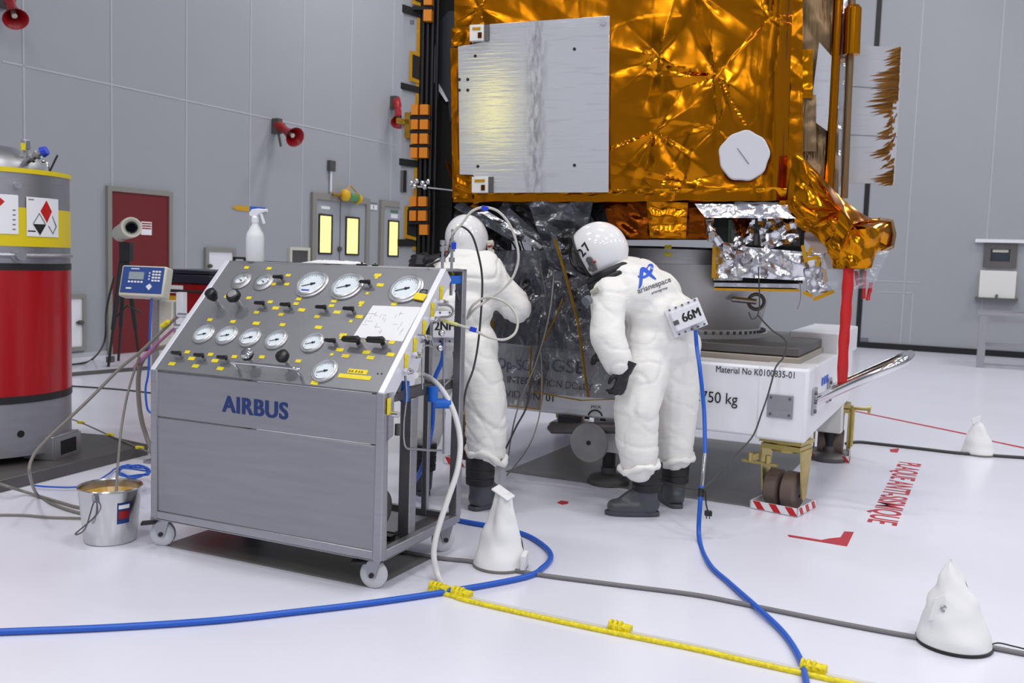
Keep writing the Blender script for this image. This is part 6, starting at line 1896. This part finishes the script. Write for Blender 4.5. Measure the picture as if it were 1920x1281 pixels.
o = MB().box(-0.018, 0.018, -0.014, 0.014, -0.012, 0.014).cyl((-0.008, 0, -0.012), (-0.008, 0, -0.03), 0.003, n=6).cyl((0.008, 0, -0.012), (0.008, 0, -0.03), 0.003, n=6).build('cord_plug', 'rubber', bevel=0.004)
o.location = AD(1328, 963, 4.90)
tag(o, 'small black plug at the end of the cord by the blue hose', 'plug')
hose('signal_cable', [_sm @ sp(1420, 590, -1.0), AD(1446, 618, 5.75), AD(1474, 640, 5.7), AD(1470, 668, 5.6), AD(1455, 688, 5.4), AD(1447, 715, 5.36), AD(1440, 740, 5.35), AD(1428, 775, 5.3), AD(1410, 820, 5.25), AD(1370, 862, 5.1), AD(1335, 902, 5.0), AD(1312, 918, 4.96), AD(1280, 914, 5.1), AD(1240, 903, 5.4)], 0.005, 'hose_dark', 'thin dark cable draped over the trolley front from the adapter', 'cable')
hose('floor_cable', fl([(560, 1012), (700, 1026), (820, 1046), (890, 1054), (1000, 1076), (1150, 1096), (1300, 1115), (1400, 1134), (1550, 1164), (1700, 1192), (1790, 1206), (1850, 1213), (1920, 1226), (1990, 1238)], 0.0105), 0.010, 'cable_grey', 'grey cable on the floor running under the bags along the front', 'cable')
hose('thin_cable', fl([(1850, 1214), (1870, 1206), (1900, 1212), (1940, 1222)], 0.02), 0.003, 'rubber', 'thin black wire looped beside the large pointed bag', 'cable')
hose('floor_cable', fl([(1586, 832), (1610, 829), (1660, 834), (1730, 842), (1800, 850), (1870, 855), (1960, 861)], 0.012), 0.013, 'hose_dark', 'dark cable on the floor running to the small far bag', 'cable')
# yellow taped line with its clear tube
yl = fl([(806, 1107), (850, 1118), (870, 1125), (960, 1146), (1060, 1168), (1165, 1190), (1300, 1217), (1400, 1240), (1500, 1262), (1620, 1288), (1700, 1303)], 0.008)
hose('yellow_taped_line', yl, 0.0105, 'yellow_tape', 'line wrapped in yellow tape on the floor, from the white hose to the picture bottom', 'hose')
hose('clear_tube', [p + V((0.006, 0.03, 0)) for p in yl[2:]], 0.009, 'hose_clear', 'cloudy clear tube lying along the yellow taped line', 'tube')
for k, (px, py, l_) in enumerate(((826, 1112, 'yellow tape bundle where the white hose meets the taped line'), (868, 1122, 'yellow tape knot just right of the tape bundle'), (1165, 1187, 'yellow tape knot halfway along the taped line'), (1528, 1263, 'yellow tape knot beside the lower blue hose'))):
    p = on_floor(px, py)
    mb = MB()
    rd = random.Random(k)
    for i in range(3):
        mb.tube([V((-0.045 + 0.02 * i, 0.02 * cos(t) , 0.021 + 0.019 * sin(t))) for t in [2 * pi * j / 14 for j in range(14)]], 0.008, 6, closed=True)
    mb.box(-0.05, 0.04, -0.022, 0.022, 0.002, 0.034)
    o = mb.build('tape_knot', 'yellow_tape', bevel=0.004)
    o.location, o.rotation_euler = p, (0, 0, R(-28))
    tag(o, l_, 'tape')
# white drain hose of the console
v, z = side(768, 703)
wh = [_cm @ V((CW + 0.03, v, z)), AD(790, 702, 4.46), AD(815, 716, 4.40), AD(838, 745, 4.36), AD(855, 785, 4.33), AD(863, 830, 4.30), AD(858, 880, 4.26), AD(842, 930, 4.22), AD(825, 980, 4.18), AD(815, 1020, 4.15), AD(814, 1050, 4.13), on_floor(822, 1082, 0.02), on_floor(836, 1102, 0.014)]
hose('white_drain_hose', wh, 0.0135, 'hose_white', 'thick white hose arching from the console side down to the yellow taped line')
# looping sample hoses on the console's right side
v, z = side(864, 440)
lp = [_cm @ V((CW - 0.05, v, z)), AD(866, 420, 4.5), AD(884, 397, 4.5), AD(908, 389, 4.5), AD(936, 398, 4.5), AD(960, 430, 4.5), AD(972, 478, 4.5), AD(964, 515, 4.5), AD(945, 540, 4.5), AD(915, 562, 4.5), AD(890, 580, 4.5), AD(876, 598, 4.55)]
hose('sample_hose', lp, 0.0062, 'hose_light', 'pale thin hose in a tall loop above the console corner, with blue tag')
v, z = side(806, 598)
lp2 = [_cm @ V((CW + 0.01, v, z)), AD(826, 600, 4.32), AD(855, 608, 4.32), AD(890, 620, 4.34), AD(915, 632, 4.36), AD(945, 637, 4.38), AD(966, 624, 4.40), AD(970, 598, 4.42), AD(955, 573, 4.44), AD(930, 560, 4.46), AD(905, 560, 4.5), AD(885, 575, 4.5), AD(876, 596, 4.55)]
hose('sample_hose', lp2, 0.0062, 'hose_light', 'pale thin hose in a low loop beside the console corner')
v, z = side(834, 500)
hose('sample_hose', [_cm @ V((CW - 0.1, v, z)), AD(837, 480, 4.52), AD(846, 448, 4.54), AD(862, 425, 4.56), AD(884, 440, 4.7), AD(897, 478, 4.8), AD(904, 520, 4.85), AD(903, 570, 4.85), AD(897, 640, 4.85), AD(888, 690, 4.8), AD(874, 730, 4.75), AD(868, 770, 4.7)], 0.0055, 'hose_dark', 'dark thin hose running up over the helmet and down the left person back')
for px, py, y, l_ in ((909, 391, 4.49, 'blue tag on top of the tall hose loop'), (887, 618, 4.33, 'blue tag on the low hose loop'), (851, 461, 4.5, 'blue tag on the riser by the console corner')):
    o = MB().box(-0.016, 0.016, -0.009, 0.009, -0.011, 0.011).build('hose_tag', 'blue_tag', bevel=0.002)
    o.location, o.rotation_euler = AD(px, py, y), (0, R(15 if py != 461 else 90), 0)
    tag(o, l_, 'hose tag')
hose('yellow_sleeve', [AD(830, 601, 4.315), AD(858, 609, 4.315)], 0.0085, 'yellow_sleeve', 'pale yellow sleeve round the low hose loop near the console edge', 'sleeve', seg=3)
# dark lines hanging from the satellite past the curtain
hose('hanging_line', [_sm @ sp(1005, 470, -1.0), AD(1022, 545, 5.82), AD(1026, 600, 5.82), AD(1014, 640, 5.82), AD(1000, 690, 5.8), AD(988, 760, 5.76), AD(968, 800, 5.72), AD(950, 838, 5.7), on_floor(935, 868, 0.01)], 0.006, 'hose_dark', 'dark line hanging in front of the film left of the taped seam', 'cable')
hose('hanging_line', [_sm @ sp(1040, 500, -1.02), AD(1030, 590, 5.78), AD(1005, 680, 5.76), AD(978, 745, 5.72), AD(962, 800, 5.68), on_floor(952, 862, 0.008)], 0.0045, 'hose_grey', 'grey line hanging diagonally over the taped film seam', 'cable')
hose('hanging_line', [AD(1014, 660, 5.80), AD(1016, 720, 5.78), AD(1011, 780, 5.75), AD(990, 840, 5.7), on_floor(950, 892, 0.008)], 0.004, 'hose_grey', 'thin line hanging in front of the number 01 on the trolley', 'cable')
# bundle on the left of the console
hl = left_ports
hose('supply_hose', [hl[0], AD(326, 600, 4.95), AD(300, 625, 5.0), AD(262, 661, 5.0), AD(225, 691, 5.0), AD(161, 755, 4.9), AD(86, 826, 4.8), AD(60, 860, 4.75), AD(56, 890, 4.7), on_floor(70, 928, 0.02), on_floor(101, 946, 0.01), on_floor(160, 964, 0.01), on_floor(240, 968, 0.01)], 0.0085, 'hose_grey', 'grey hose in a wide arc from the console left edge, passing behind the pail')
hose('supply_hose', [on_floor(-40, 893, 0.086), on_floor(10, 911, 0.08), on_floor(49, 923, 0.02), on_floor(112, 942, 0.01), on_floor(156, 953, 0.01), on_floor(240, 960, 0.01)], 0.0085, 'hose_grey', 'grey hose on the floor entering at the left, under the weighing plate corner')
hose('supply_hose', fl([(-40, 966), (40, 966), (90, 970), (156, 972), (240, 975)], 0.01), 0.0065, 'hose_grey', 'lowest grey hose on the floor at the left, ending behind the pail')
hose('supply_hose', [hl[2], AD(290, 656, 5.15), AD(268, 675, 5.15), AD(260, 705, 5.15), AD(260, 745, 5.15), AD(265, 785, 5.15), AD(275, 820, 5.15), AD(290, 860, 5.1)], 0.0125, 'hose_grey', 'thick grey hose dropping beside the console left edge')
hose('supply_hose', [AD(262, 668, 5.1), AD(254, 690, 5.1), AD(240, 736, 5.05), AD(228, 800, 4.95), AD(222, 860, 4.75), AD(219, 900, 4.55), AD(218, 935, 4.48)], 0.0065, 'hose_grey', 'grey hose hanging down into the steel pail')
hose('supply_hose', [hl[1], AD(325, 618, 5.0), AD(300, 640, 5.05), AD(275, 665, 5.1), AD(250, 690, 5.15)], 0.008, 'pink', 'pink-sleeved hose end at the console left edge')
hose('yellow_sleeve', [AD(316, 603, 4.97), AD(304, 612, 4.99)], 0.014, 'yellow_tape', 'yellow tape round the grey hose left of the console', 'sleeve', seg=3)
hose('data_cable', fl([(100, 775), (150, 792), (206, 817), (262, 841), (300, 856)], 0.08), 0.0055, 'hose_grey', 'grey cable with yellow tags crossing the weighing plate', 'cable')
for px, py, l_ in ((152, 793, 'yellow tag on the cable, nearest to the red tank'), (206, 816, 'yellow tag on the cable behind the pail'), (262, 840, 'yellow tag on the cable, nearest to the console')):
    o = MB().box(-0.03, 0.03, -0.012, 0.012, -0.008, 0.012).build('cable_tag', 'yellow', bevel=0.003)
    o.location, o.rotation_euler = on_floor(px, py, 0.08), (0, 0, R(-20))
    tag(o, l_, 'cable tag')
hose('data_cable', fl([(60, 722), (112, 723), (180, 727), (250, 733), (320, 742)], 0.008), 0.008, 'hose_dark', 'dark cable on the floor between the red tank and the console', 'cable')
hose('terminal_cable', [AD(284, 560, 6.15), AD(282, 600, 6.12), AD(280, 650, 6.1), AD(278, 700, 6.1), AD(273, 730, 6.1), AD(276, 765, 6.1), AD(284, 775, 6.1)], 0.007, 'blue', 'blue cable hanging from the weighing terminal', 'cable')
coil = [on_floor(250 + (26 + 3 * (k % 3)) * cos(k * 0.62), 884 + (7 + 2 * (k % 4)) * sin(k * 0.62), 0.09 + 0.02 * (k % 3) / 2) for k in range(52)]
hose('blue_cable_coil', fl([(60, 910), (90, 913), (148, 913), (185, 900), (205, 888), (222, 878)], 0.02) + coil, 0.0055, 'blue', 'thin blue cable lying in a loose coil behind the pail', 'cable', n=8, seg=5)
hose('tripod_cable', fl([(90, 686), (150, 682), (175, 672)], 0.02) + [AD(196, 640, 10.6), AD(200, 580, 10.6), AD(214, 520, 10.6)], 0.012, 'rubber', 'black cable hanging from the tripod to the floor', 'cable')
